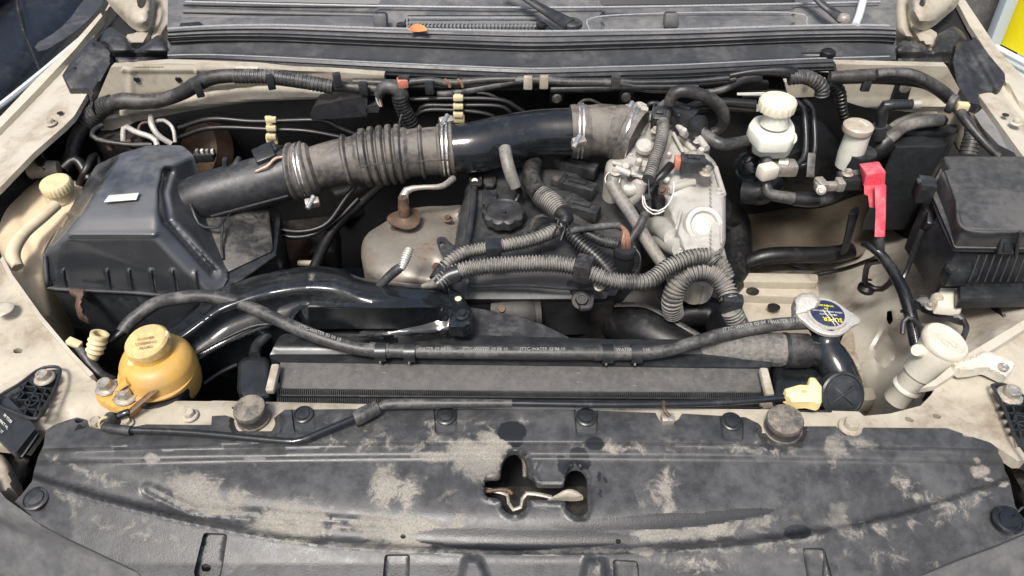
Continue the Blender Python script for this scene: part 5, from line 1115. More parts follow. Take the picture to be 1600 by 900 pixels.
# silver tie wire loops on the manifold
wl = thing('thin_wires', 'two thin white wires looping across the manifold below the ribbed conduit', 'wire', P(1030, 320, .1))
mk('wire', g_tube([(1006, 307, .13), (1010, 322, .135), (1026, 330, .135), (1042, 322, .14), (1052, 302, .148), (1053, 284, .148)], 2.4, seg=6), M['print'], wl)
mk('wire', g_tube([(1004, 305, .13), (1006, 322, .135), (1022, 335, .13), (1038, 329, .135)], 2.2, seg=6), M['print'], wl)
# diagonal grey coolant pipe
gp2 = thing('coolant_hose', 'plain grey coolant hose running down from the throttle body to the harness', 'rubber hose', P(1000, 350, .03))
mk('hose', g_tube([(966, 272, .12, 20), (956, 284, .11, 21), (966, 304, .095, 21), (990, 340, .075, 20), (1012, 378, .055, 20), (1044, 425, .03, 20)], 20, seg=16), M['grey_hose'], gp2)
mk('spring_clip', g_ring((958, 280, .112), (.3, .5, -.5), 11, 7, 1.5), M['steel'], gp2)
gp3 = mk('branch_hose', g_tube([(1012, 305, .11, 10), (1010, 330, .10, 14), (998, 355, .085, 13), (982, 378, .07, 11)], 12, seg=12), M['hose'], label='thin grey hose branch crossing the grey coolant hose', cat='rubber hose')
# ================= harness on the engine =================
def cnd(name, lb, pts, w, m_='conduit', pitch=5.4, amp=.10, grp='ribbed wiring conduits over the engine'):
    t = thing('wiring_conduit', lb, 'wiring conduit', P(*pts[len(pts)//2][:3]), grp)
    mk('ribbed_sleeve', g_tube(pts, w, corr=(pitch, amp), seg=18), M[m_], t); return t
a = cnd('a', 'thickest dusty ribbed conduit snaking across the front of the engine', [(686, 442, .075), (712, 426, .085), (760, 416, .09), (840, 412, .09), (895, 416, .09), (930, 430, .085), (965, 440, .08), (1005, 441, .08), (1022, 434, .082), (1045, 417, .09), (1080, 403, .10), (1108, 401, .10), (1118, 410, .095)], 25)
mk('tape_band', g_tube([(682, 446, .075, 18), (700, 432, .082, 27), (718, 426, .087, 28)], 27, seg=18), M['satin'], a)
mk('conduit_clip', bev(g_box((912, 420, .09), (26, 34, 34), rot=(0, 0, -18), bevel=0), .003), M['rubber'], a)
mk('split_end', g_tube([(660, 448, .065, 8), (676, 444, .072, 16), (690, 438, .078, 24)], 16, seg=12), M['conduit'], a)
b = cnd('b', 'ribbed conduit with a square clip curving in front of the oil cap', [(692, 420, .072), (706, 406, .08), (730, 394, .085), (770, 387, .088), (820, 378, .088), (850, 368, .09), (868, 360, .09)], 20)
sq_ = mk('square_clip', g_box((771, 391, .092), (24, 26, 30), rot=(0, 0, 4), bevel=1.5), M['satin'], b)
mk('clip_window', g_box(P(770, 399, .092)+Vector((0, -.016, -.001)), (11, 2, 11), bevel=.5), M['wire'], sq_)
mk('tail', g_tube([(680, 438, .066), (686, 428, .070), (696, 416, .074)], 20, corr=(4.6, .055)), M['dconduit'], b)
c = cnd('c', 'fat dusty conduit coming down from the intake pipe to the wire junction', [(846, 306, .10), (862, 318, .10), (878, 334, .098)], 34, pitch=4.6, amp=.05)
mk('smooth_sleeve', g_tube([(836, 250, .07, 26), (830, 268, .08, 28), (832, 288, .09, 30), (846, 306, .10, 32)], 30, seg=20), M['rubber'], c)
mk('tape_end', g_tube([(872, 328, .098, 30), (884, 342, .096, 26), (878, 352, .094, 14)], 26, seg=14), M['brub'], c)
d = cnd('d', 'clean black ribbed conduit going down right from the wire junction', [(888, 362, .088), (906, 380, .08), (930, 400, .07), (950, 422, .055), (960, 440, .04)], 24, 'dconduit')
jn = thing('wire_junction', 'taped bundle of black wires where the ribbed conduits meet', 'wire bundle', P(880, 358, .09))
for i in range(9):
    an = i*.7; mk('wire', g_tube([(872+4*math.cos(an), 340+3*math.sin(an), .098), (880+9*math.sin(an*2), 352+3*math.cos(an), .102+.004*math.sin(i)), (872+24*math.cos(an), 362+14*math.sin(an), .092)], 3.4, seg=6), M['wire' if i % 4 else 'hose'], jn)
mk('pale_stub', g_tube([(890, 362, .10), (905, 358, .10), (940, 354, .098), (968, 352, .094), (973, 357, .09)], 11, seg=10), M['hose'], jn)
mk('ribbed_branch', g_tube([(890, 356, .09), (910, 362, .085), (940, 376, .075), (965, 382, .07)], 18, corr=(4.6, .05)), M['dconduit'], jn)
pc = thing('round_connector', 'black round connector with bare copper wires entering its top', 'connector', P(977, 410, .0))
mk('shell', g_lathe((977, 386, .07), [(17, 0), (18, -2), (18, -12), (16, -14), (16, -58), (12, -60)], seg=28), M['satin'], pc)
for k in range(5): mk('copper_wire', g_tube([(970+k*1.5, 352+k, .10), (974+k*2, 364, .096), (972+k*3, 378, .085), (972+k*3, 388, .07)], 3, seg=6), M['copper' if k % 2 == 0 else 'tan'], pc)
mk('side_wire', g_tube([(990, 385, .07), (1000, 400, .06), (998, 420, .04), (990, 430, .03)], 4, seg=8), M['wire'], pc)
e = cnd('e', 'large dusty ribbed conduit arching down beside the manifold', [(1052, 490, -.02), (1050, 470, .02), (1058, 446, .05), (1078, 428, .07), (1100, 424, .075), (1120, 432, .07), (1134, 452, .055), (1140, 470, .045)], 30, pitch=6, amp=.10)
mk('black_collar', g_box((1143, 476, .042), (32, 20, 34), rot=(0, 0, -8), bevel=4), M['satin'], e)
mk('lower_sleeve', g_tube([(1142, 484, .035), (1150, 500, .015), (1156, 514, -.005)], 32, corr=(5.2, .05), seg=18), M['conduit'], e)
f = cnd('f', 'short ribbed conduit end dropping beside the large arch', [(1112, 404, .09), (1126, 414, .08), (1136, 436, .06)], 24)
# conduit up at the back of the intake pipe
u = thing('rear_connector', 'taped connector with terracotta plug and black ribbed conduit behind the intake hose', 'connector', P(620, 150, .12))
mk('ribbed_conduit', g_tube(fwp([(624, 148), (628, 165), (640, 190), (650, 214)], .075), 23, corr=(5.4, .11)), M['dconduit'], u)
mk('taped_bend', g_tube(fwp([(592, 150, 16), (598, 138, 20), (612, 136, 24), (624, 142, 26), (626, 152, 26)], .07), 24, seg=16), M['hose'], u)
mk('terracotta_plug', g_box(PY(629, 129, FW-.07), (16, 16, 14), rot=(0, 0, 15), bevel=2), M['terra'], u)
mk('plug_cap', g_box(PY(631, 122, FW-.07), (18, 8, 10), bevel=2), M['satin'], u)
for k in range(4): mk('wire', g_tube(fwp([(588+k*2, 152), (590+k*2, 160), (594+k, 166)], .07), 3, seg=6), M['tan' if k % 2 else 'print'], u)
mk('tie', g_tube([(628, 178, .17), (624, 192, .155), (626, 196, .15)], 3, seg=6), M['rubber'], u)
# ================= air filter box =================
ab = thing('air_filter_box', 'large black air filter box with sloping lid and small pale sticker', 'air filter box', P(220, 450, -.25))
LV = [(188, 240, .125), (232, 227, .132), (284, 227, .130), (301, 241, .125), (252, 262, .135), (243, 333, .130), (124, 340, .125),
      (101, 372, .100), (243, 371, .105), (71, 392, .055), (80, 446, .0), (336, 463, .0), (322, 294, .06), (306, 312, .055), (352, 426, .01), (352, 330, .0), (150, 262, .04)]
LF = [[0, 1, 2, 3, 4, 5, 6], [6, 5, 8, 7], [9, 7, 10], [7, 8, 11, 10], [0, 6, 7, 9, 16], [3, 12, 13, 4], [4, 13, 5], [5, 13, 14, 8], [8, 14, 11], [12, 15, 14, 13]]
LV[11] = (338, 468, -.008); LV[10] = (79, 452, -.008)
LV += [(356, 436, .0), (150, 258, .055), (306, 300, .06)]
LF = [[0, 1, 2, 3, 4], [0, 4, 5, 6], [6, 5, 8, 7], [9, 7, 10], [7, 8, 11, 10], [0, 6, 9, 18], [6, 7, 9], [3, 12, 19, 4], [4, 19, 13], [4, 13, 5], [5, 13, 17, 8], [8, 17, 11], [12, 15, 13], [13, 15, 17]]
_lf = facet_field(LV, LF, 5.0)
def lidx(x, y):
    z = np.zeros(np.shape(x))
    z -= .012*np.exp(-(segdist(x, y, [(262, 268), (254, 300), (262, 345), (335, 425)], False)/6)**2)   # sunk channel down the right shoulder
    for rx in (98, 167, 201, 235, 269, 304): z += .0035*np.exp(-(segdist(x, y, [(rx, 424), (rx+6, 456)], False)/2.0)**2)
    z += .003*np.exp(-(segdist(x, y, [(108, 366), (243, 366)], False)/3)**2)
    return z
lid = mk('lid', g_sheet(fil([(150, 258), (188, 240), (232, 227), (284, 227), (301, 241), (316, 284), (326, 300), (352, 330), (356, 436), (338, 465), (200, 459), (79, 450), (70, 392), (96, 350), (128, 295)], 6), _lf, sp=3.4, extra=lidx, thick=.11, lines=[[(float(rx+d), 420.), (float(rx+6+d), 459.)] for rx in (98, 167, 201, 235, 269, 304) for d in (-3, 0, 3)]+[[(262.+d, 268.), (254.+d, 300.), (262.+d, 345.), (335.+d, 425.)] for d in (-6, 0, 6)]+[[(277., 305.), (300., 345.), (333., 384.)]]), M['lid'], ab, sharp=60)
mk('lid_rim', g_tube([(71, 400, .05), (74, 440, .012), (84, 451, -.002), (200, 457, -.002), (336, 465, -.002), (372, 440, .0), (430, 398, .0)], 7, seg=10, n=60), M['plastic'], ab)
mk('base_box', g_prism(fil([(78, 452), (338, 466), (372, 442), (432, 396), (440, 330), (330, 290), (160, 330), (100, 380)], 8), -.004, 190, 3, taper=-.08), M['satin'], ab)
mk('side_panel', g_poly([(252, 262, .12), (306, 312, .055), (322, 294, .06), (430, 330, .04), (430, 396, .0), (352, 428, .0), (345, 395, .02)], [[0, 1, 6], [1, 2, 3, 4], [1, 4, 5, 6]], 0) if False else g_poly([(318, 300, .055), (420, 318, .03), (428, 392, .0), (352, 428, .0), (306, 318, .05), (318, 300, -.1), (420, 318, -.1), (428, 392, -.1), (352, 428, -.1), (306, 318, -.1)], [[0, 1, 2, 3, 4], [0, 1, 6, 5], [1, 2, 7, 6], [2, 3, 8, 7], [3, 4, 9, 8], [4, 0, 5, 9]], .006), M['rubber'], ab)
mk('panel_rib', g_tube([(290, 300, .085), (302, 330, .07), (314, 352, .05), (340, 355, .045), (352, 340, .05)], 5, seg=8), M['satin'], ab)
mk('panel_rib', g_tube([(348, 350, .045), (346, 380, .025), (348, 405, .012)], 4, seg=8), M['plastic'], ab)
mk('sticker', g_poly([(170, 305, .1355), (217, 301, .1355), (213, 312, .1345), (162, 316, .1345), (170, 305, .134), (217, 301, .134), (213, 312, .133), (162, 316, .133)], [[0, 1, 2, 3], [4, 7, 6, 5], [0, 4, 5, 1], [1, 5, 6, 2], [2, 6, 7, 3], [3, 7, 4, 0]], 0), M['milky'], ab)
cl = mk('spring_clip', g_sheet(fil([(108, 452), (134, 452), (132, 462), (128, 475), (132, 490), (142, 500), (138, 504), (122, 496), (117, 480), (119, 464), (108, 458)], 3), [(108, 452, .012), (134, 452, .012), (128, 475, .008), (140, 502, -.03)], sp=3, pillow=(.003, 3), thick=.004), M['brown'], ab)
# ================= left tank =================
tk = thing('washer_tank', 'grimy ivory plastic expansion tank with screw cap beside the air filter box', 'fluid tank', P(60, 400, -.2))
def tkz(x, y):
    z = .03-.0003*(y-290)
    z -= .012*np.exp(-((segdist(x, y, [(30, 300), (40, 360), (60, 400), (85, 440)], False))/9)**2)*.5
    z += .012*np.exp(-((segdist(x, y, [(95, 320), (30, 400)], False)-22)/8)**2)*.4
    return z
mk('tank_body', g_sheet(fil([(34, 300), (60, 280), (90, 272), (128, 286), (140, 300), (120, 340), (80, 385), (76, 440), (84, 500), (70, 500), (40, 465), (10, 420), (-8, 370), (6, 330)], 12), tkz, sp=5, pillow=(.028, 20), thick=.12), M['ivory'], tk)
mk('screw_cap', g_lathe((88, 289, .062), [(22, -9, ('wave', 24, .025)), (23, -7, ('wave', 24, .025)), (23, 4, ('wave', 24, .025)), (21, 7), (12, 8), (5, 8)], axis=(.0, -.05, 1), seg=96), M['ycap'], tk)
mk('neck', g_lathe((90, 300, .04), [(22, -12), (20, 0), (19, 10)]), M['ivory'], tk)
mk('hose_barb', g_tube([(88, 320, .052, 17), (68, 338, .05, 17), (40, 362, .045, 18), (24, 384, .04, 20), (20, 402, .032, 21), (28, 418, .022, 18)], 18, seg=18), M['ivory'], tk)
mk('boss', g_tube([(48, 268, .04, 24), (70, 264, .045, 26), (92, 262, .045, 22)], 24, seg=16), M['beiged'], tk)
# ================= power steering reservoir =================
ps = thing('steering_fluid_reservoir', 'round amber plastic fluid reservoir with pale cap bolted to the left corner', 'fluid reservoir', P(245, 600, -.1))
mk('pot', g_lathe((245, 566, .035), [(30, 22), (40, 20), (48, 15), (53, 6), (55, 2), (55, -4), (56, -6), (56.5, -22), (56, -44), (54, -58), (52, -64)], axis=(.06, -.08, 1), seg=56), M['amber'], ps)
mk('lower_pot', g_lathe((248, 594, .0), [(54, 6), (54, -4), (51, -30), (38, -46), (12, -50)], axis=(.06, -.08, 1), seg=48), M['satin'], ps)
mk('mould_seam', g_lathe((246, 580, .018), [(54, 1.5), (57.5, 1), (57.5, -1), (54, -1.5)], axis=(.06, -.08, 1), seg=56), M['amber'], ps)
mk('neck', g_lathe((234, 546, .06), [(34, -8), (33, 0), (32, 6)], axis=(-.06, -.05, 1), seg=40), M['amber'], ps)
cpm = mk('cap', g_lathe((231, 536, .075), [(33, -10), (34, -7), (33.5, 5), (30, 9), (20, 10), (4, 10)], axis=(-.08, -.10, 1), seg=48), M['acap'], ps)
for i, s_ in enumerate(('POWER', 'STEERING', 'FLUID')): text(s_, P(228, 529+i*7, .0872-.0009*i), (1, .22, 0), (-.08, -.1, 1), .0075, M['tan'], cpm)
for c in ((208, 567, .055), (258, 524, .082)): mk('cap_lug', g_lathe(c, [(8, -6), (8, 2), (6, 5), (2, 5)], seg=16), M['ycap'], ps)
mk('mount_bracket', g_sheet(fil([(190, 590), (200, 580), (226, 600), (246, 606), (212, 640), (196, 652), (176, 640), (150, 625), (148, 612), (160, 598)], 8), .012, sp=5, pillow=(.006, 6), thick=.02), M['amber'], ps)
mk('bracket_fin', g_poly([(172, 624, .012), (196, 592, .045), (206, 602, .045), (184, 632, .012), (176, 628, .012)], [[0, 1, 2, 3], [0, 3, 4]], 0) if False else g_tube([(174, 624, .014, 5), (186, 606, .032, 12), (200, 594, .045, 18)], 10, seg=10, flatz=.5), M['amber'], ps)
mk('steel_strip', g_tube([(200, 645, .014), (222, 626, .024), (244, 608, .03)], 11, seg=8, flatz=.3), M['brown'], ps)
for c, r in (((167, 607, .014), 13), ((197, 621, .014), 14)): bolt(c, r, ps, M['steel'], h=1.1)
# pale hose nozzle
nz = thing('ribbed_nozzle', 'pale ribbed hose nozzle on a grey pipe left of the amber reservoir', 'hose nozzle', P(150, 560, .0))
mk('nozzle', g_tube([(144, 560, .0), (150, 542, .018), (156, 521, .04)], 24, seg=24, prof=[(0, 18), (.2, 20), (.3, 27), (.4, 22), (.5, 28), (.6, 23), (.7, 29), (.8, 25), (.9, 27), (1, 27)], hollow=.7), M['ycap'], nz)
mk('pipe', g_tube([(112, 535, .02, 9), (124, 544, .014, 12), (136, 560, .004, 16), (144, 572, -.005, 18), (158, 586, -.012, 16), (176, 594, -.03, 15)], 14, seg=14), M['hose'], nz)
mk('wing_nut', g_box((116, 536, .022), (22, 12, 10), rot=(0, 20, -15), bevel=2), M['ycap'], nz)
# ================= brake / fuel lines and ABS unit at the left rear =================
ah = thing('brake_line_unit', 'grimy hydraulic unit with three bent pale brake pipes above the air filter box', 'hydraulic unit', P(215, 220, .0))
mk('unit_block', g_box((205, 226, .03), (80, 50, 50), rot=(0, 0, -6), bevel=4), M['grime'], ah)
for pts, w, m_ in (([(193, 220, .075), (193, 204, .095), (197, 198, .10), (212, 206, .10), (240, 216, .09), (246, 228, .08)], 9, 'capm'), ([(236, 182, .12), (237, 195, .12), (248, 212, .10), (268, 225, .08)], 9, 'capm'), ([(243, 190, .11), (256, 188, .115), (270, 200, .11), (274, 222, .085)], 6, 'capm'), ([(216, 205, .095), (220, 194, .105), (232, 191, .108), (245, 196, .10)], 5, 'brown'), ([(160, 196, .10), (148, 202, .10), (144, 212, .095), (160, 220, .085), (200, 226, .075), (238, 226, .07)], 8, 'rubber')):
    mk('brake_pipe', g_tube(pts, w, seg=10), M[m_], ah)
for x, y in ((174, 232), (205, 232), (222, 220)): mk('pipe_nut', g_lathe((x, y, .06), [(6, 0, 'hex'), (6, 10, 'hex'), (4, 14)], seg=12), M['brown'], ah)
mk('disc', g_lathe((310, 235, -.02), [(46, -30), (46, 0), (40, 4), (20, 6)], axis=(-.5, -.6, .5), seg=40), M['brown'], ah)
sc_ = conn('small white and black plug beside the right shoulder of the air filter box', (320, 243, .06), (30, 20, 14), (0, 0, 5), 'plastic')
for k in range(4): mk('pin', g_box((308+k*8, 237, .072), (4, 6, 8), bevel=.8), M['print' if k % 2 else 'steel'], sc_)
for i, (pts, w) in enumerate((([(120, 300, .0), (135, 265, .05), (150, 245, .05), (165, 300, .0)], 12), ([(100, 262, .05), (120, 250, .06), (140, 280, .03)], 16), ([(60, 245, .06), (70, 262, .05), (88, 270, .03)], 20))):
    mk('left_corner_hose', g_tube(pts, w, seg=12), M['brub'], label=('thin', 'middle', 'fat')[i]+' black hose in the dark left corner behind the ivory tank', cat='rubber hose')
# hoses along the firewall
def line(lb, pts, w, m_, cat='pipe', grp=None, corr=None, name='fuel_pipe'):
    return mk(name, g_tube(pts, w, seg=12, corr=corr), M[m_], label=lb, cat=cat, group=grp)
hb = thing('firewall_harness', 'thick dusty wiring harness crossing the left firewall under the cowl', 'wiring harness', P(350, 140, .1))
def fwp(lst, dy=.03): return [(x, y, PY(x, y, FW-dy).z-1.0, *w) for x, y, *w in lst]
mk('taped_trunk', g_tube(fwp([(170, 165, 22), (190, 158, 26), (220, 159, 24), (250, 157, 22), (285, 145, 22), (310, 130, 24), (340, 120, 22), (400, 118, 20), (440, 124, 20), (500, 133, 18), (545, 136, 16), (600, 140, 16)], .04), 22, seg=18), M['rubber'], hb)
mk('ribbed_part', g_tube(fwp([(366, 119), (420, 120), (470, 127), (520, 136)], .045), 22, corr=(6, .04)), M['hose'], hb)
mk('ribbed_part', g_tube([(136, 192, .10), (146, 180, .115), (160, 168, .13), (176, 162, .14)], 28, corr=(6, .06)), M['hose'], hb)
for x, y in ((311, 140), (423, 128), (527, 125)): mk('harness_clip', g_box((x, y, PY(x, y, FW-.06).z-1), (12, 10, 24), rot=(0, 0, 20), bevel=2), M['satin'], hb)
mk('down_branch', g_tube([(138, 190, .10), (120, 215, .07), (112, 245, .04), (104, 260, .03)], 22, seg=14), M['rubber'], hb)
G1 = 'dark metal pipes along the left firewall'
line('upper dark pipe crossing the left firewall behind the intake hose', fwp([(280, 200), (330, 186), (400, 190), (500, 188), (530, 200), (560, 212)], .05), 8, 'brub', grp=G1)
line('lower dark pipe crossing the left firewall behind the intake hose', fwp([(280, 215), (330, 200), (420, 202), (480, 205), (530, 214)], .06), 8, 'brub', grp=G1)
line('upper loop pipe behind the beige triple pipe clip', fwp([(640, 156), (700, 154), (780, 156), (810, 170), (840, 190)], .05), 7, 'brub', grp='dark metal pipes behind the black intake pipe')
line('middle loop pipe with bent end behind the beige triple pipe clip', fwp([(650, 182), (662, 166), (700, 165), (780, 166), (800, 180)], .055), 7, 'brub', grp='dark metal pipes behind the black intake pipe')
line('lowest loop pipe behind the beige triple pipe clip', fwp([(640, 192), (660, 174), (700, 172), (760, 178), (790, 195)], .06), 7, 'brub', grp='dark metal pipes behind the black intake pipe')
line('thin dark pipe slanting behind the black intake pipe', fwp([(745, 145), (770, 150), (830, 185)], .04), 5, 'rubber')
for (x, y, lb) in ((424, 200, 'beige pipe clip holding two dark pipes on the left firewall'), (716, 166, 'beige pipe clip holding three dark pipes behind the intake pipe')):
    t = thing('pipe_clip', lb, 'pipe clip', PY(x, y, FW-.07))
    for k in (-1, 0, 1): mk('clip_jaw', g_box(PY(x, y+k*13, FW-.07), (16, 8, 9), bevel=2), M['ycap'], t)
    mk('clip_back', g_box(PY(x, y+3, FW-.055), (10, 5, 48), bevel=1), M['ycap'], t)
    mk('clip_foot', g_box(PY(x+1, y+19, FW-.068), (18, 6, 14), bevel=2), M['ycap'], t)
fb = thing('firewall_box', 'flat grey plastic bracket on the firewall above the ribbed intake hose', 'bracket', PY(530, 170, FW-.05))
mk('panel', wall_geo(fil([(484, 178), (492, 165), (560, 152), (574, 152), (574, 182), (540, 184), (486, 188)], 4), FW-.06, .05, 6), M['plastic'], fb)
mk('tongue', wall_geo([(572, 166), (592, 164), (592, 176), (572, 176)], FW-.06, .02, 6), M['plastic'], fb)
line('dark hose running down behind the ribbed intake hose to the left', [(620, 265, .06), (570, 310, .0), (520, 360, -.05), (490, 420, -.08)], 17, 'brub', cat='rubber hose', name='engine_hose')
line('curved twin pipe beside the clamp under the airflow duct', [(425, 340, -.0), (432, 356, -.02), (470, 362, -.03), (510, 350, -.02), (540, 310, .02), (556, 290, .04)], 8, 'brub', name='engine_pipe')
line('second curved pipe just below the twin pipe under the airflow duct', [(430, 358, -.03), (450, 370, -.04), (490, 366, -.04), (530, 340, -.02), (560, 310, .01)], 8, 'brub', name='engine_pipe')
line('slanted black strut left of the snorkel under the air filter box', [(318, 600, -.05), (345, 582, -.05), (370, 570, -.05)], 8, 'brub', name='engine_pipe')
for i, (x, y) in enumerate(((870, 154), (978, 152))):
    t = thing('firewall_stud', 'pale nut on the dark firewall, '+('left' if i == 0 else 'right')+' of the pair behind the intake elbow', 'nut', PY(x, y, FW-.01))
    mk('bracket', g_box(PY(x, y, FW-.0), (22, 8, 18), bevel=2), M['pad'], t); bolt(PY(x, y, FW-.006), 6, t, M['steel'], axis=(0, -1, .1))
# rubber-coated rail of cables right under the cowl in the middle
hc = thing('cowl_harness', 'bundle of dusty cables and clips running under the middle of the cowl', 'wiring harness', P(900, 130, .13))
for pts, w, m_ in (([(552, 128), (620, 130), (670, 126), (700, 130), (760, 125), (805, 124)], 12, 'rubber'), ([(684, 148), (720, 144), (770, 134), (820, 125), (880, 128), (960, 130), (1010, 138), (1050, 140)], 13, 'hose'), ([(560, 136), (640, 134), (720, 133), (800, 130), (1050, 128), (1140, 122)], 9, 'satin'), ([(860, 140), (930, 138), (1000, 136), (1090, 136)], 14, 'brub'), ([(955, 126), (1050, 132), (1120, 128), (1150, 124)], 8, 'rubber'), ([(1100, 146), (1130, 140), (1160, 126), (1190, 122)], 12, 'hose')):
    mk('cable', g_tube(fwp(pts, .035), w, seg=12), M[m_], hc)
mk('cable_tray', g_box(PY(880, 133, FW-.02), (640, 12, 14), bevel=3), M['pad'], hc)
for x, y, m_ in ((671, 137, 'satin'), (825, 129, 'beiged'), (850, 128, 'beiged'), (962, 128, 'hose'), (568, 138, 'satin'), (715, 160, 'wire')): mk('cable_clip', g_box(PY(x, y, FW-.06), (14, 8, 22), bevel=2), M[m_], hc)
for x in (695, 715): mk('bare_wire', g_tube(fwp([(x, 124), (x+6, 130), (x+8, 136)], .055), 5, seg=8), M['tan'], hc)
# dusty dark pad details
# ================= right rear =================
br = thing('brake_fluid_reservoir', 'milky brake fluid reservoir with ribbed ivory cap in the right rear of the bay', 'fluid reservoir', P(1212, 230, 0.015))
bcap = mk('cap', g_lathe((1215, 162, 0.200), [(28, -10, ('wave', 20, .02)), (28.5, -8, ('wave', 20, .02)), (28.5, 5, ('wave', 20, .02)), (26, 8), (10, 9)], seg=80), M['icap'], br)
for k in range(7): mk('cap_bar', g_box(P(1215, 160, 0.200)+Vector(((k-3)*.0068, 0, .0105)), (2.6, 36-abs(k-3)*3.5, 3), bevel=.5), M['icap'], bcap)
mk('neck', g_lathe((1214, 178, 0.180), [(22, -18), (20, -8), (20, 6)]), M['milky'], br)
mk('tank_body', g_prism(fil([(1168, 196), (1180, 180), (1230, 176), (1243, 196), (1243, 214), (1236, 222), (1190, 222)], 7), 0.150, 20, 4, taper=.02), M['milky'], br)
mk('tank_lower', g_prism(fil([(1172, 218), (1180, 206), (1232, 202), (1243, 212), (1243, 224), (1236, 228), (1196, 230)], 6), 0.130, 26, 4, taper=-.16), M['milky'], br)
mk('tank_seam', g_prism(fil([(1170, 214), (1178, 200), (1234, 198), (1246, 210), (1246, 220), (1238, 226), (1192, 228)], 6), 0.133, 3, 1), M['milky'], br)
mk('body_back', g_box((1222, 262, 0.075), (44, 26, 20), bevel=4), M['steel'], br)
mk('white_plug', g_box((1199, 268, 0.100), (30, 22, 24), rot=(0, 0, 20), bevel=5), M['white'], br)
mk('outlet', g_lathe((1224, 256, 0.085), [(10, -8), (10, 6), (6, 8)], axis=(1, -.3, 0), seg=20), M['steel'], br)
cr = thing('clutch_fluid_reservoir', 'small grey clutch fluid cup with pale flat cap right of the brake reservoir', 'fluid reservoir', P(1338, 240, 0.035))
bcap = mk('cap', g_lathe((1341, 198, 0.155), [(22, -8), (23, -6), (23, 2), (21, 4), (8, 4.5)], seg=40), M['beige'], cr)
mk('cup', g_lathe((1341, 208, 0.140), [(19, 0), (19, -10), (20, -36), (18, -60)], seg=36), M['milky'], cr)
mk('cap_mark', g_box(P(1348, 196, 0.155)+Vector((0, 0, .0052)), (5, 18, 1), rot=(0, 0, 22), bevel=.3), M['white'], bcap)
mk('cup_sleeve', g_lathe((1345, 236, 0.100), [(24, 0), (24, -26), (20, -34)], seg=32), M['plastic'], cr)
bb = thing('brake_booster', 'big round black brake booster in the shadow behind the brake fluid reservoir', 'brake booster', P(1250, 230, -.1))
mk('drum', g_lathe(PY(1245, 250, FW+.0), [(62, -60), (66, -40), (66, 0), (60, 10), (30, 18), (28, 26)], axis=(0, -1, .15), seg=64), M['brub'], bb)
mk('cylinder', g_tube([(1210, 280, .0, 40), (1190, 300, -.02, 40), (1160, 300, -.03, 34)], 40, seg=24), M['satin'], bb)
for k, (x, w) in enumerate(((1258, 9), (1272, 8))): mk('booster_pipe', g_tube([(1160, 150-k*8, .11), (1220+k*10, 150-k*4, .13), (x-6, 165, .13), (x, 190, .11), (x, 240, .06), (x-14, 258, .035), (1232, 258, .03)], w, seg=12), M['satin'], bb)
mk('booster_label', g_box((1267, 258, .065), (12, 3, 38), rot=(-43, 0, -6), bevel=.4), M['hose'], bb)
mk('round_dial', g_lathe((1172, 262, .02), [(26, -10), (26, 0), (22, 3), (18, 0), (14, 3), (4, 4)], axis=(-.3, -.7, .4), seg=36), M['gloss'], bb)
mk('white_label', wall_geo([(1151, 166), (1190, 164), (1190, 174), (1152, 176)], FW-.07, .003, 6), M['milky'], bb)
mk('white_label', wall_geo([(1152, 146), (1195, 145), (1195, 149), (1152, 149)], FW-.07, .003, 6), M['milky'], bb)
vh = thing('vacuum_hose', 'grey hose bending round the brake reservoir and down to the battery cables', 'rubber hose', P(1200, 280, .05))
mk('hose', g_tube([(1090, 203, .14, 20), (1108, 216, .135, 21), (1130, 226, .13, 20), (1160, 222, .12, 19), (1182, 218, .115, 18), (1194, 228, .11, 18), (1197, 250, .095, 17), (1196, 285, .07, 17), (1202, 302, .055, 18), (1225, 308, .05, 19), (1262, 312, .045, 20), (1290, 310, .045, 20), (1312, 298, .05, 20), (1322, 288, .055, 18)], 19, seg=18, n=90), M['hose'], vh)
mk('tape_band', g_tube([(1240, 310, .048, 23), (1262, 312, .046, 24), (1278, 312, .046, 23)], 23, seg=18), M['brub'], vh)
bh = thing('bent_heater_hose', 'brown dusty heater hose arching behind the manifold sensors', 'rubber hose', P(1090, 160, .1))
mk('hose', g_tube(fwp([(1046, 162, 18), (1052, 147, 20), (1070, 142, 20), (1100, 150, 20), (1122, 164, 20), (1132, 184, 19), (1126, 202, 18), (1112, 208, 16)], .10), 20, seg=18), M['rubber'], bh)
for i, pts in enumerate(([(1070, 172, .13), (1095, 162, .14), (1130, 160, .14), (1180, 163, .13)], [(1090, 170, .13), (1120, 168, .13), (1180, 171, .12)], [(1060, 186, .13), (1045, 176, .13), (1020, 172, .13)], [(1010, 170, .11), (1016, 162, .12), (1030, 162, .12)])):
    mk('dark_hose', g_tube(fwp([q[:2] for q in pts], .07), 14-i*2, seg=12), M['brub'], label=('uppermost', 'second', 'third', 'shortest')[i]+' of the black hoses tangled behind the manifold sensors', cat='rubber hose', group='black hoses behind the manifold')
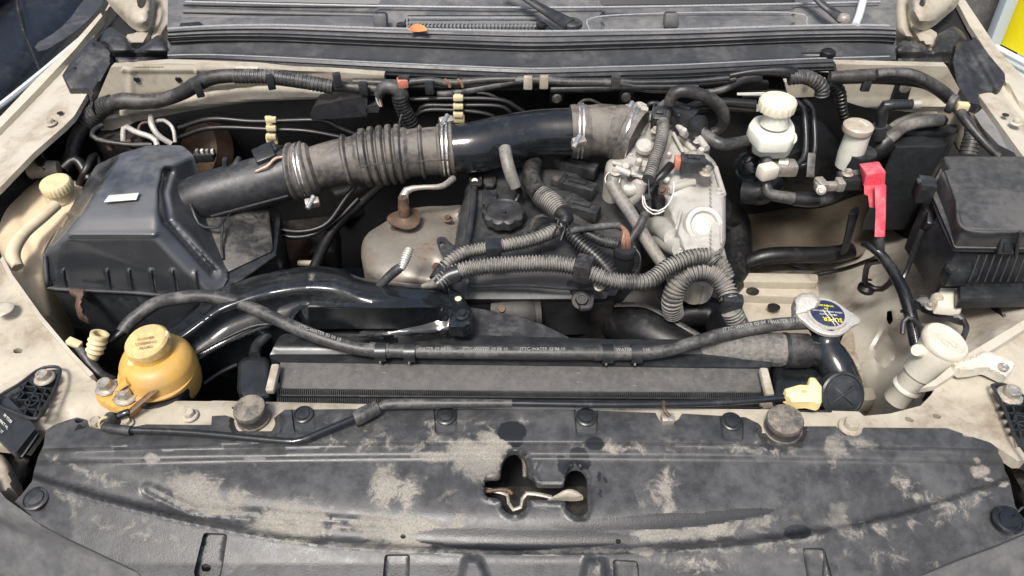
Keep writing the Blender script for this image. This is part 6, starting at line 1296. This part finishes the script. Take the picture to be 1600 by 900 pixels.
# right firewall harness
h2 = thing('right_wing_harness', 'long dusty black wiring harness curving along the right rear wing', 'wiring harness', P(1400, 130, .1))
mk('trunk', g_tube(fwp([(1296, 120, 16), (1350, 119, 22), (1410, 117, 22), (1440, 124, 20), (1470, 142, 20), (1492, 162, 18)], .06)+[(1510, 190, .15, 14), (1535, 220, .13, 12), (1560, 245, .11, 12)], 20, seg=18, n=70), M['rubber'], h2)
mk('second_cable', g_tube(fwp([(1300, 127), (1360, 126), (1430, 131), (1460, 142), (1480, 158)], 0.05), 10, seg=12), M['brub'], h2)
mk('silver_sleeve', g_tube(fwp([(1370, 116), (1400, 114), (1430, 118), (1440, 125)], 0.075), 14, seg=12), M['hose'], h2)
mk('collar', g_lathe(PY(1487, 162, FW-.07), [(14, -5), (15, -3), (15, 3), (14, 5)], axis=(.7, -.6, 0), seg=24), M['hose'], h2)
mk('yellow_tag', g_box(PY(1504, 166, FW-.075), (18, 12, 12), rot=(0, 0, -10), bevel=2), M['ycap'], h2)
mk('drop_sleeve', g_tube([(1500, 172, .13), (1514, 190, .11), (1520, 205, .09)], 14, seg=12), M['hose'], h2)
mk('boot', g_tube([(1516, 198, .10, 16), (1518, 215, .08, 24), (1512, 242, .05, 26)], 22, corr=(6, .04)), M['hose'], h2)
mk('harness_clip', g_box(PY(1353, 134, FW-.07), (14, 8, 18), bevel=2), M['satin'], h2)
lp = thing('cable_loop', 'ribbed grey cable elbow with a black grommet under the right end of the cowl', 'wiring loom', P(1260, 120, .12))
mk('ribbed_elbow', g_tube(fwp([(1232, 122), (1256, 120), (1272, 126), (1284, 136), (1284, 148)], 0.06), 22, corr=(6, .05)), M['hose'], lp)
mk('black_lead', g_tube(fwp([(1140, 118, 8), (1180, 112, 12), (1230, 112, 20), (1245, 122, 22)], 0.055), 14, seg=12), M['brub'], lp)
mk('grommet', g_lathe((1293, 86, .205), [(11, -8), (12, 0), (11, 6), (7, 9)], seg=28), M['brub'], lp)
mk('grommet_stem', g_tube([(1293, 90, .195), (1298, 104, .17), (1302, 122, .14)], 9, seg=12), M['hose'], lp)
mk('wire_bundle', g_tube([(1225, 90, .19), (1260, 88, .195), (1290, 88, .20)], 12, seg=12), M['brub'], lp)
mk('drop_wire', g_tube(fwp([(1302, 130, 18), (1312, 145, 18), (1316, 170, 14), (1322, 190, 12)], 0.04), 16, corr=(7, .08)), M['brub'], lp)
# canister
cn = thing('charcoal_canister', 'glossy black canister with two dusty hoses on its lid', 'canister', P(1440, 300, -.15))
mk('canister_body', g_prism(fil([(1392, 230), (1410, 210), (1420, 190), (1470, 182), (1492, 188), (1500, 206), (1478, 230)], 10), .07, 160, 5), M['satin'], cn)
mk('lid', g_prism(fil([(1412, 204), (1424, 186), (1468, 177), (1488, 182), (1499, 201), (1480, 208)], 8), .082, 8, 3), M['satin'], cn)
mk('port', g_box((1466, 188, .10), (26, 16, 14), bevel=4), M['satin'], cn)
mk('port_clamp', g_ring((1452, 190, .10), (1, .2, 0), 9, 3, 2), M['satin'], cn)
for pts, w, m_ in (([(1470, 187, .105), (1440, 190, .105), (1412, 198, .10), (1394, 212, .09), (1376, 228, .07)], 20, 'grey_hose'), ([(1462, 179, .11), (1432, 180, .11), (1404, 190, .105), (1390, 200, .10)], 10, 'grey_hose')):
    mk('canister_hose', g_tube(pts, w, seg=16), M[m_], cn)
mk('hose_sleeve', g_tube([(1386, 220, .085, 36), (1370, 232, .07, 38), (1350, 240, .05, 34), (1330, 240, .04, 26)], 34, seg=20), M['brub'], cn)
pj = thing('vapour_pipe_elbow', 'black plastic pipe elbow standing behind the canister hoses', 'pipe elbow', P(1385, 180, .05))
mk('pipe', g_tube(fwp([(1374, 205, 16), (1378, 185, 16), (1380, 168, 18), (1392, 164, 17), (1432, 163, 15)], 0.1), 16, seg=16), M['satin'], pj)
mk('pipe_end', g_tube(fwp([(1424, 163, 17), (1436, 163, 18)], 0.1), 17, seg=16), M['steel'], pj)
mk('pipe_foot', g_tube(fwp([(1372, 215, 22), (1374, 196, 24)], 0.1), 22, seg=16), M['plastic'], pj)
# ================= red terminal =================
rt = thing('battery_terminal', 'battery clamp under a bright red terminal cover, disconnected and hanging', 'battery terminal', P(1365, 300, .02))
mk('red_cover', g_poly([(1342, 256, .13), (1373, 252, .13), (1385, 268, .128), (1355, 272, .128), (1348, 292, .10), (1383, 290, .10), (1342, 256, .10), (1373, 252, .10)], [[0, 1, 2, 3], [3, 2, 5, 4], [0, 3, 4, 6], [1, 7, 5, 2], [0, 6, 7, 1], [6, 4, 5, 7]], .003, 3), M['red'], rt)
mk('red_skirt', g_poly([(1350, 290, .108), (1384, 288, .108), (1384, 322, .07), (1372, 326, .07), (1358, 324, .07), (1356, 306, .09), (1350, 304, .092)]+[(1350, 290, .07), (1384, 288, .07), (1384, 322, .04), (1372, 326, .04), (1358, 324, .04), (1356, 306, .06), (1350, 304, .06)], [[0, 1, 2, 3, 4, 5, 6], [7, 13, 12, 11, 10, 9, 8]]+[[i, i+7, (i+1) % 7+7, (i+1) % 7] for i in range(7)], .0015), M['red'], rt)
mk('red_sleeve', g_poly([(1366, 290, .115), (1385, 289, .115), (1384, 340, .068), (1383, 371, .045), (1366, 371, .045), (1368, 330, .078), (1366, 290, .09), (1385, 289, .09), (1384, 340, .05), (1383, 371, .025), (1366, 371, .025), (1368, 330, .06)], [[0, 1, 2, 3, 4, 5], [6, 11, 10, 9, 8, 7]]+[[i, i+6, (i+1) % 6+6, (i+1) % 6] for i in range(6)], .003), M['red'], rt)
mk('clamp_arm', g_box((1294, 291, .085), (42, 12, 12), rot=(0, 0, 3), bevel=1.5), M['steel'], rt)
mk('clamp_jaw', g_box((1283, 287, .09), (14, 24, 12), rot=(0, 0, 10), bevel=2), M['steel'], rt)
mk('clamp_jaw', g_box((1312, 288, .09), (12, 20, 16), rot=(0, 0, 0), bevel=2), M['steel'], rt)
bolt((1283, 297, .095), 6, rt, M['steel'], axis=(-.3, -.8, .5)); bolt((1324, 272, .105), 7, rt, M['steel'])
mk('fuse_block', g_box((1334, 284, .09), (40, 20, 20), bevel=2), M['satin'], rt)
mk('fuse_plate', g_box((1328, 273, .098), (38, 14, 8), rot=(0, 0, 8), bevel=1), M['hose'], rt)
cb = thing('battery_cable', 'thick glossy black battery cable dropping from the red cover down the pale wing', 'cable', P(1400, 440, -.1))
mk('cable', g_tube([(1350, 382, .0, 12), (1362, 386, .01, 14), (1380, 402, -.0, 16), (1400, 432, -.03, 18), (1414, 462, -.06, 19), (1424, 498, -.09, 20), (1432, 540, -.12, 20)], 16, seg=16), M['gloss'], cb)
mk('cable_top', g_tube([(1373, 368, .04), (1374, 384, .02), (1374, 400, -.01)], 15, seg=14), M['hose'], cb)
mk('side_cable', g_tube([(1378, 408, -.03), (1358, 412, -.07), (1352, 430, -.12), (1354, 446, -.15), (1376, 452, -.15), (1392, 440, -.12), (1394, 430, -.1)], 9, seg=12), M['brub'], cb)
mk('side_cable', g_tube([(1270, 430, -.22), (1320, 420, -.18), (1360, 406, -.1), (1378, 398, -.05)], 7, seg=10), M['brub'], cb)
mk('cable_foot', g_lathe((1354, 450, -.16), [(13, -4), (13, 2), (8, 6)], seg=20), M['brub'], cb)
mk('cable_tie', g_ring((1420, 484, -.08), (.2, -.7, -.6), 11, 5, 1.5), M['gloss'], cb)
mk('hook_strap', g_tube([(1410, 522, -.1), (1412, 502, -.085), (1420, 496, -.08), (1430, 502, -.08), (1448, 522, -.06)], 8, seg=10), M['plastic'], cb)
mk('vertical_bracket', g_tube([(1335, 330, .0, 30), (1328, 360, -.05, 26), (1320, 390, -.12, 24)], 26, seg=10, flatz=.4), M['plastic'], cb)
mk('cross_tube', g_tube([(1150, 420, -.2), (1200, 400, -.16), (1290, 398, -.16), (1330, 392, -.16)], 26, seg=16), M['brub'], label='thick dark cross tube above the ribbed beige rail', cat='rubber hose')
mk('dark_hose', g_tube([(1118, 330, -.10), (1144, 350, -.16), (1146, 420, -.2), (1126, 450, -.2)], 54, seg=24), M['brub'], label='wide black hose in the shadow right of the manifold', cat='rubber hose')
mk('wing_plug', g_lathe((1250, 415, -.25), [(16, 0), (16, 3), (10, 5)], ell=.5), M['brub'], label='oval dark rubber plug on the floor beside the ribbed rail', cat='rubber plug')
hb2 = thing('bonnet_cable_bracket', 'worn grey metal bracket and cable end on the pale right wing', 'bracket', P(1470, 490, -.05))
mk('bracket_arm', g_sheet(fil([(1425, 468), (1440, 460), (1452, 462), (1480, 474), (1508, 494), (1512, 505), (1500, 503), (1470, 492), (1444, 484)], 4), [(1425, 468, -.05), (1508, 494, -.04), (1444, 484, -.055)], sp=4, pillow=(.006, 5), thick=.008), M['hose'], hb2)
mk('bracket_leg', g_tube([(1504, 500, -.042), (1510, 512, -.045), (1504, 530, -.05)], 9, seg=10), M['rubber'], hb2)
mk('pin', g_lathe((1462, 470, -.04), [(9, -4), (9, 8), (6, 12)], seg=16), M['beiged'], hb2)
bolt((1452, 480, -.045), 6, hb2, M['steel'])
# ================= fuse box =================
fx = thing('fuse_box', 'big dusty black fuse box with stepped lid and latch at the right edge', 'fuse box', P(1520, 420, -.15))
Z0 = .135
mk('lid_top', bev(([P(*v) for v in [(1474, 243, Z0), (1712, 243, Z0), (1712, 362, Z0-.01), (1506, 358, Z0-.01), (1494, 312, Z0), (1470, 268, Z0), (1484, 263, Z0)]]+[P(*v)-Vector((0, 0, .05)) for v in [(1474, 243, Z0), (1712, 243, Z0), (1712, 362, Z0-.01), (1506, 358, Z0-.01), (1494, 312, Z0), (1470, 268, Z0), (1484, 263, Z0)]], [list(range(7)), list(range(7, 14))[::-1]]+[[i, i+7, (i+1) % 7+7, (i+1) % 7] for i in range(7)]), .005, 3), M['fuse'], fx)
mk('lid_top_ridge', g_tube([(1478, 268, Z0+.002), (1494, 311, Z0+.001), (1508, 358, Z0-.008), (1600, 362, Z0-.009), (1700, 363, Z0-.009)], 5, seg=8, n=50), M['fuse'], fx)
mk('lid_skirt', g_poly([(1470, 262, Z0-.02), (1452, 296, Z0-.035), (1490, 385, .085), (1494, 388, .085), (1712, 390, .085), (1712, 250, Z0-.02)]+[(1470, 262, .05), (1452, 296, .05), (1490, 385, .05), (1494, 388, .05), (1712, 390, .05), (1712, 250, .05)], [list(range(6)), list(range(6, 12))[::-1]]+[[i, i+6, (i+1) % 6+6, (i+1) % 6] for i in range(6)], .003), M['fuse'], fx)
mk('lid_edge', g_tube([(1452, 296, .09), (1468, 340, .083), (1488, 384, .076), (1500, 391, .074), (1600, 392, .074), (1712, 393, .074)], 5, seg=8, n=50), M['satin'], fx)
lbx = mk('lower_box', g_prism([(1440, 318), (1462, 300), (1712, 290), (1712, 398), (1492, 396)], .06, 92, 4, taper=-.03), M['plastic'], fx)
for i in range(10): mk('box_rib', g_tube([(1522+i*12+8, 398, .068), (1522+i*12, 420, .045), (1522+i*12-8, 440, .022)], 3, seg=6), M['satin'], lbx)
for i in range(7):
    mk('box_rib', g_tube([(1452+i*5, 318+i*10, .062), (1450+i*5, 345+i*10, .03), (1450+i*5, 372+i*9, .0)], 2.5, seg=6), M['plastic'], lbx)
lat = mk('latch', g_box(P(1572, 384, .09), (26, 10, 26), rot=(-20, 0, 0), bevel=2), M['satin'], fx)
mk('latch_window', g_box(P(1572, 384, .09)+Vector((0, -.0065, .001)), (15, 3, 14), rot=(-20, 0, 0), bevel=1), M['wire'], lat)
mk('rib_upright', g_tube([(1594, 362, .13), (1590, 380, .105), (1588, 398, .075)], 6, seg=8), M['satin'], fx)
mk('relay', g_box((1444, 296, .10), (24, 30, 34), rot=(0, 0, -12), bevel=2), M['satin'], fx)
mk('relay_rim', g_box((1446, 284, .118), (26, 12, 5), rot=(0, 0, -12), bevel=1), M['plastic'], fx)
mk('side_clip', g_box((1452, 345, .05), (12, 24, 20), rot=(20, 0, -20), bevel=2), M['satin'], fx)
mk('side_lug', g_tube([(1440, 360, .03, 8), (1432, 380, .0, 9), (1418, 420, -.06, 8), (1408, 440, -.08, 6)], 8, seg=8), M['satin'], fx)
mk('foot_block', g_box((1493, 428, .02), (34, 26, 34), bevel=5), M['satin'], fx)
mk('foot_block', g_box((1486, 420, .038), (14, 14, 10), rot=(0, 0, 10), bevel=2), M['plastic'], fx)
mk('foot_block', g_box((1514, 424, .022), (16, 24, 26), bevel=4), M['satin'], fx)
mk('box_foot', g_prism([(1500, 442), (1712, 440), (1712, 462), (1500, 466)], .0, 24, 4), M['satin'], fx)
# scuffs are part of the lid's wear (material)
# ================= washer filler =================
wf = thing('washer_filler_neck', 'cream plastic washer filler neck with flip cap and bolted arm in the right front corner', 'filler neck', P(1450, 620, -.12))
nk = Vector((.20, -.10, 1)).normalized()
mk('funnel', g_lathe((1474, 540, .035), [(33, 2), (33, -10), (31, -30), (27, -55), (27, -62), (24, -64), (22, -78), (21, -92), (23, -94), (24, -98), (21, -104), (20, -130)], axis=(.26, .06, 1), seg=48), M['white'], wf)
fcp = mk('flip_cap', g_lathe((1477, 534, .042), [(35, -8), (36, -6), (36, 2), (33, 6), (28, 6.5), (27, 5), (20, 5.5), (4, 6)], axis=(.25, -.08, 1), seg=56), M['white'], wf)
axn = Vector((.25, -.08, 1)).normalized(); pc_ = P(1477, 534, .042); sm_ = sc(pc_)
for k in range(5):
    a = k*2*math.pi/5+.3; c_ = pc_+axn*6.2*sm_+Vector((math.cos(a)*12*sm_, math.sin(a)*10*sm_, -.25*math.cos(a)*12*sm_))
    mk('cap_symbol', g_ring(c_, axn, 5, 1.0, 1.6, seg=16), M['white'], fcp)
mk('spout', g_lathe((1436, 548, .03), [(9, -12), (11, 0), (9, 8)], axis=(-.7, -.3, .5), seg=20), M['icap'], wf)
mk('mount_arm', g_sheet(fil([(1486, 568), (1508, 560), (1520, 556), (1538, 548), (1556, 552), (1584, 565), (1586, 574), (1572, 592), (1560, 586), (1540, 576), (1520, 580), (1500, 582)], 5), [(1486, 568, .036), (1538, 548, .044), (1575, 580, .030), (1520, 575, .038)], sp=4, extra=lambda x, y: -.006*np.exp(-((segdist(x, y, [(1500, 572), (1532, 564), (1548, 566)], False))/5)**2), pillow=(.006, 4), thick=.014), M['white'], wf)
mk('arm_screw', g_lathe((1568, 574, .036), [(8, -1), (8, 2), (5, 3), (2, 1.5)], seg=24), M['steel'], wf)
mk('rubber_gaiter', g_tube([(1474, 590, -.01, 30), (1490, 575, .0, 34), (1510, 570, -.01, 30)], 30, seg=16), M['brub'], wf)
mk('gaiter', g_tube([(1462, 612, -.06, 24), (1452, 630, -.08, 24)], 24, seg=16), M['brub'], wf)
mk('corner_bolt', g_lathe((1596, 578, .03), [(10, -1), (10, 2), (6, 3)], seg=24), M['steel'], wf) if False else None
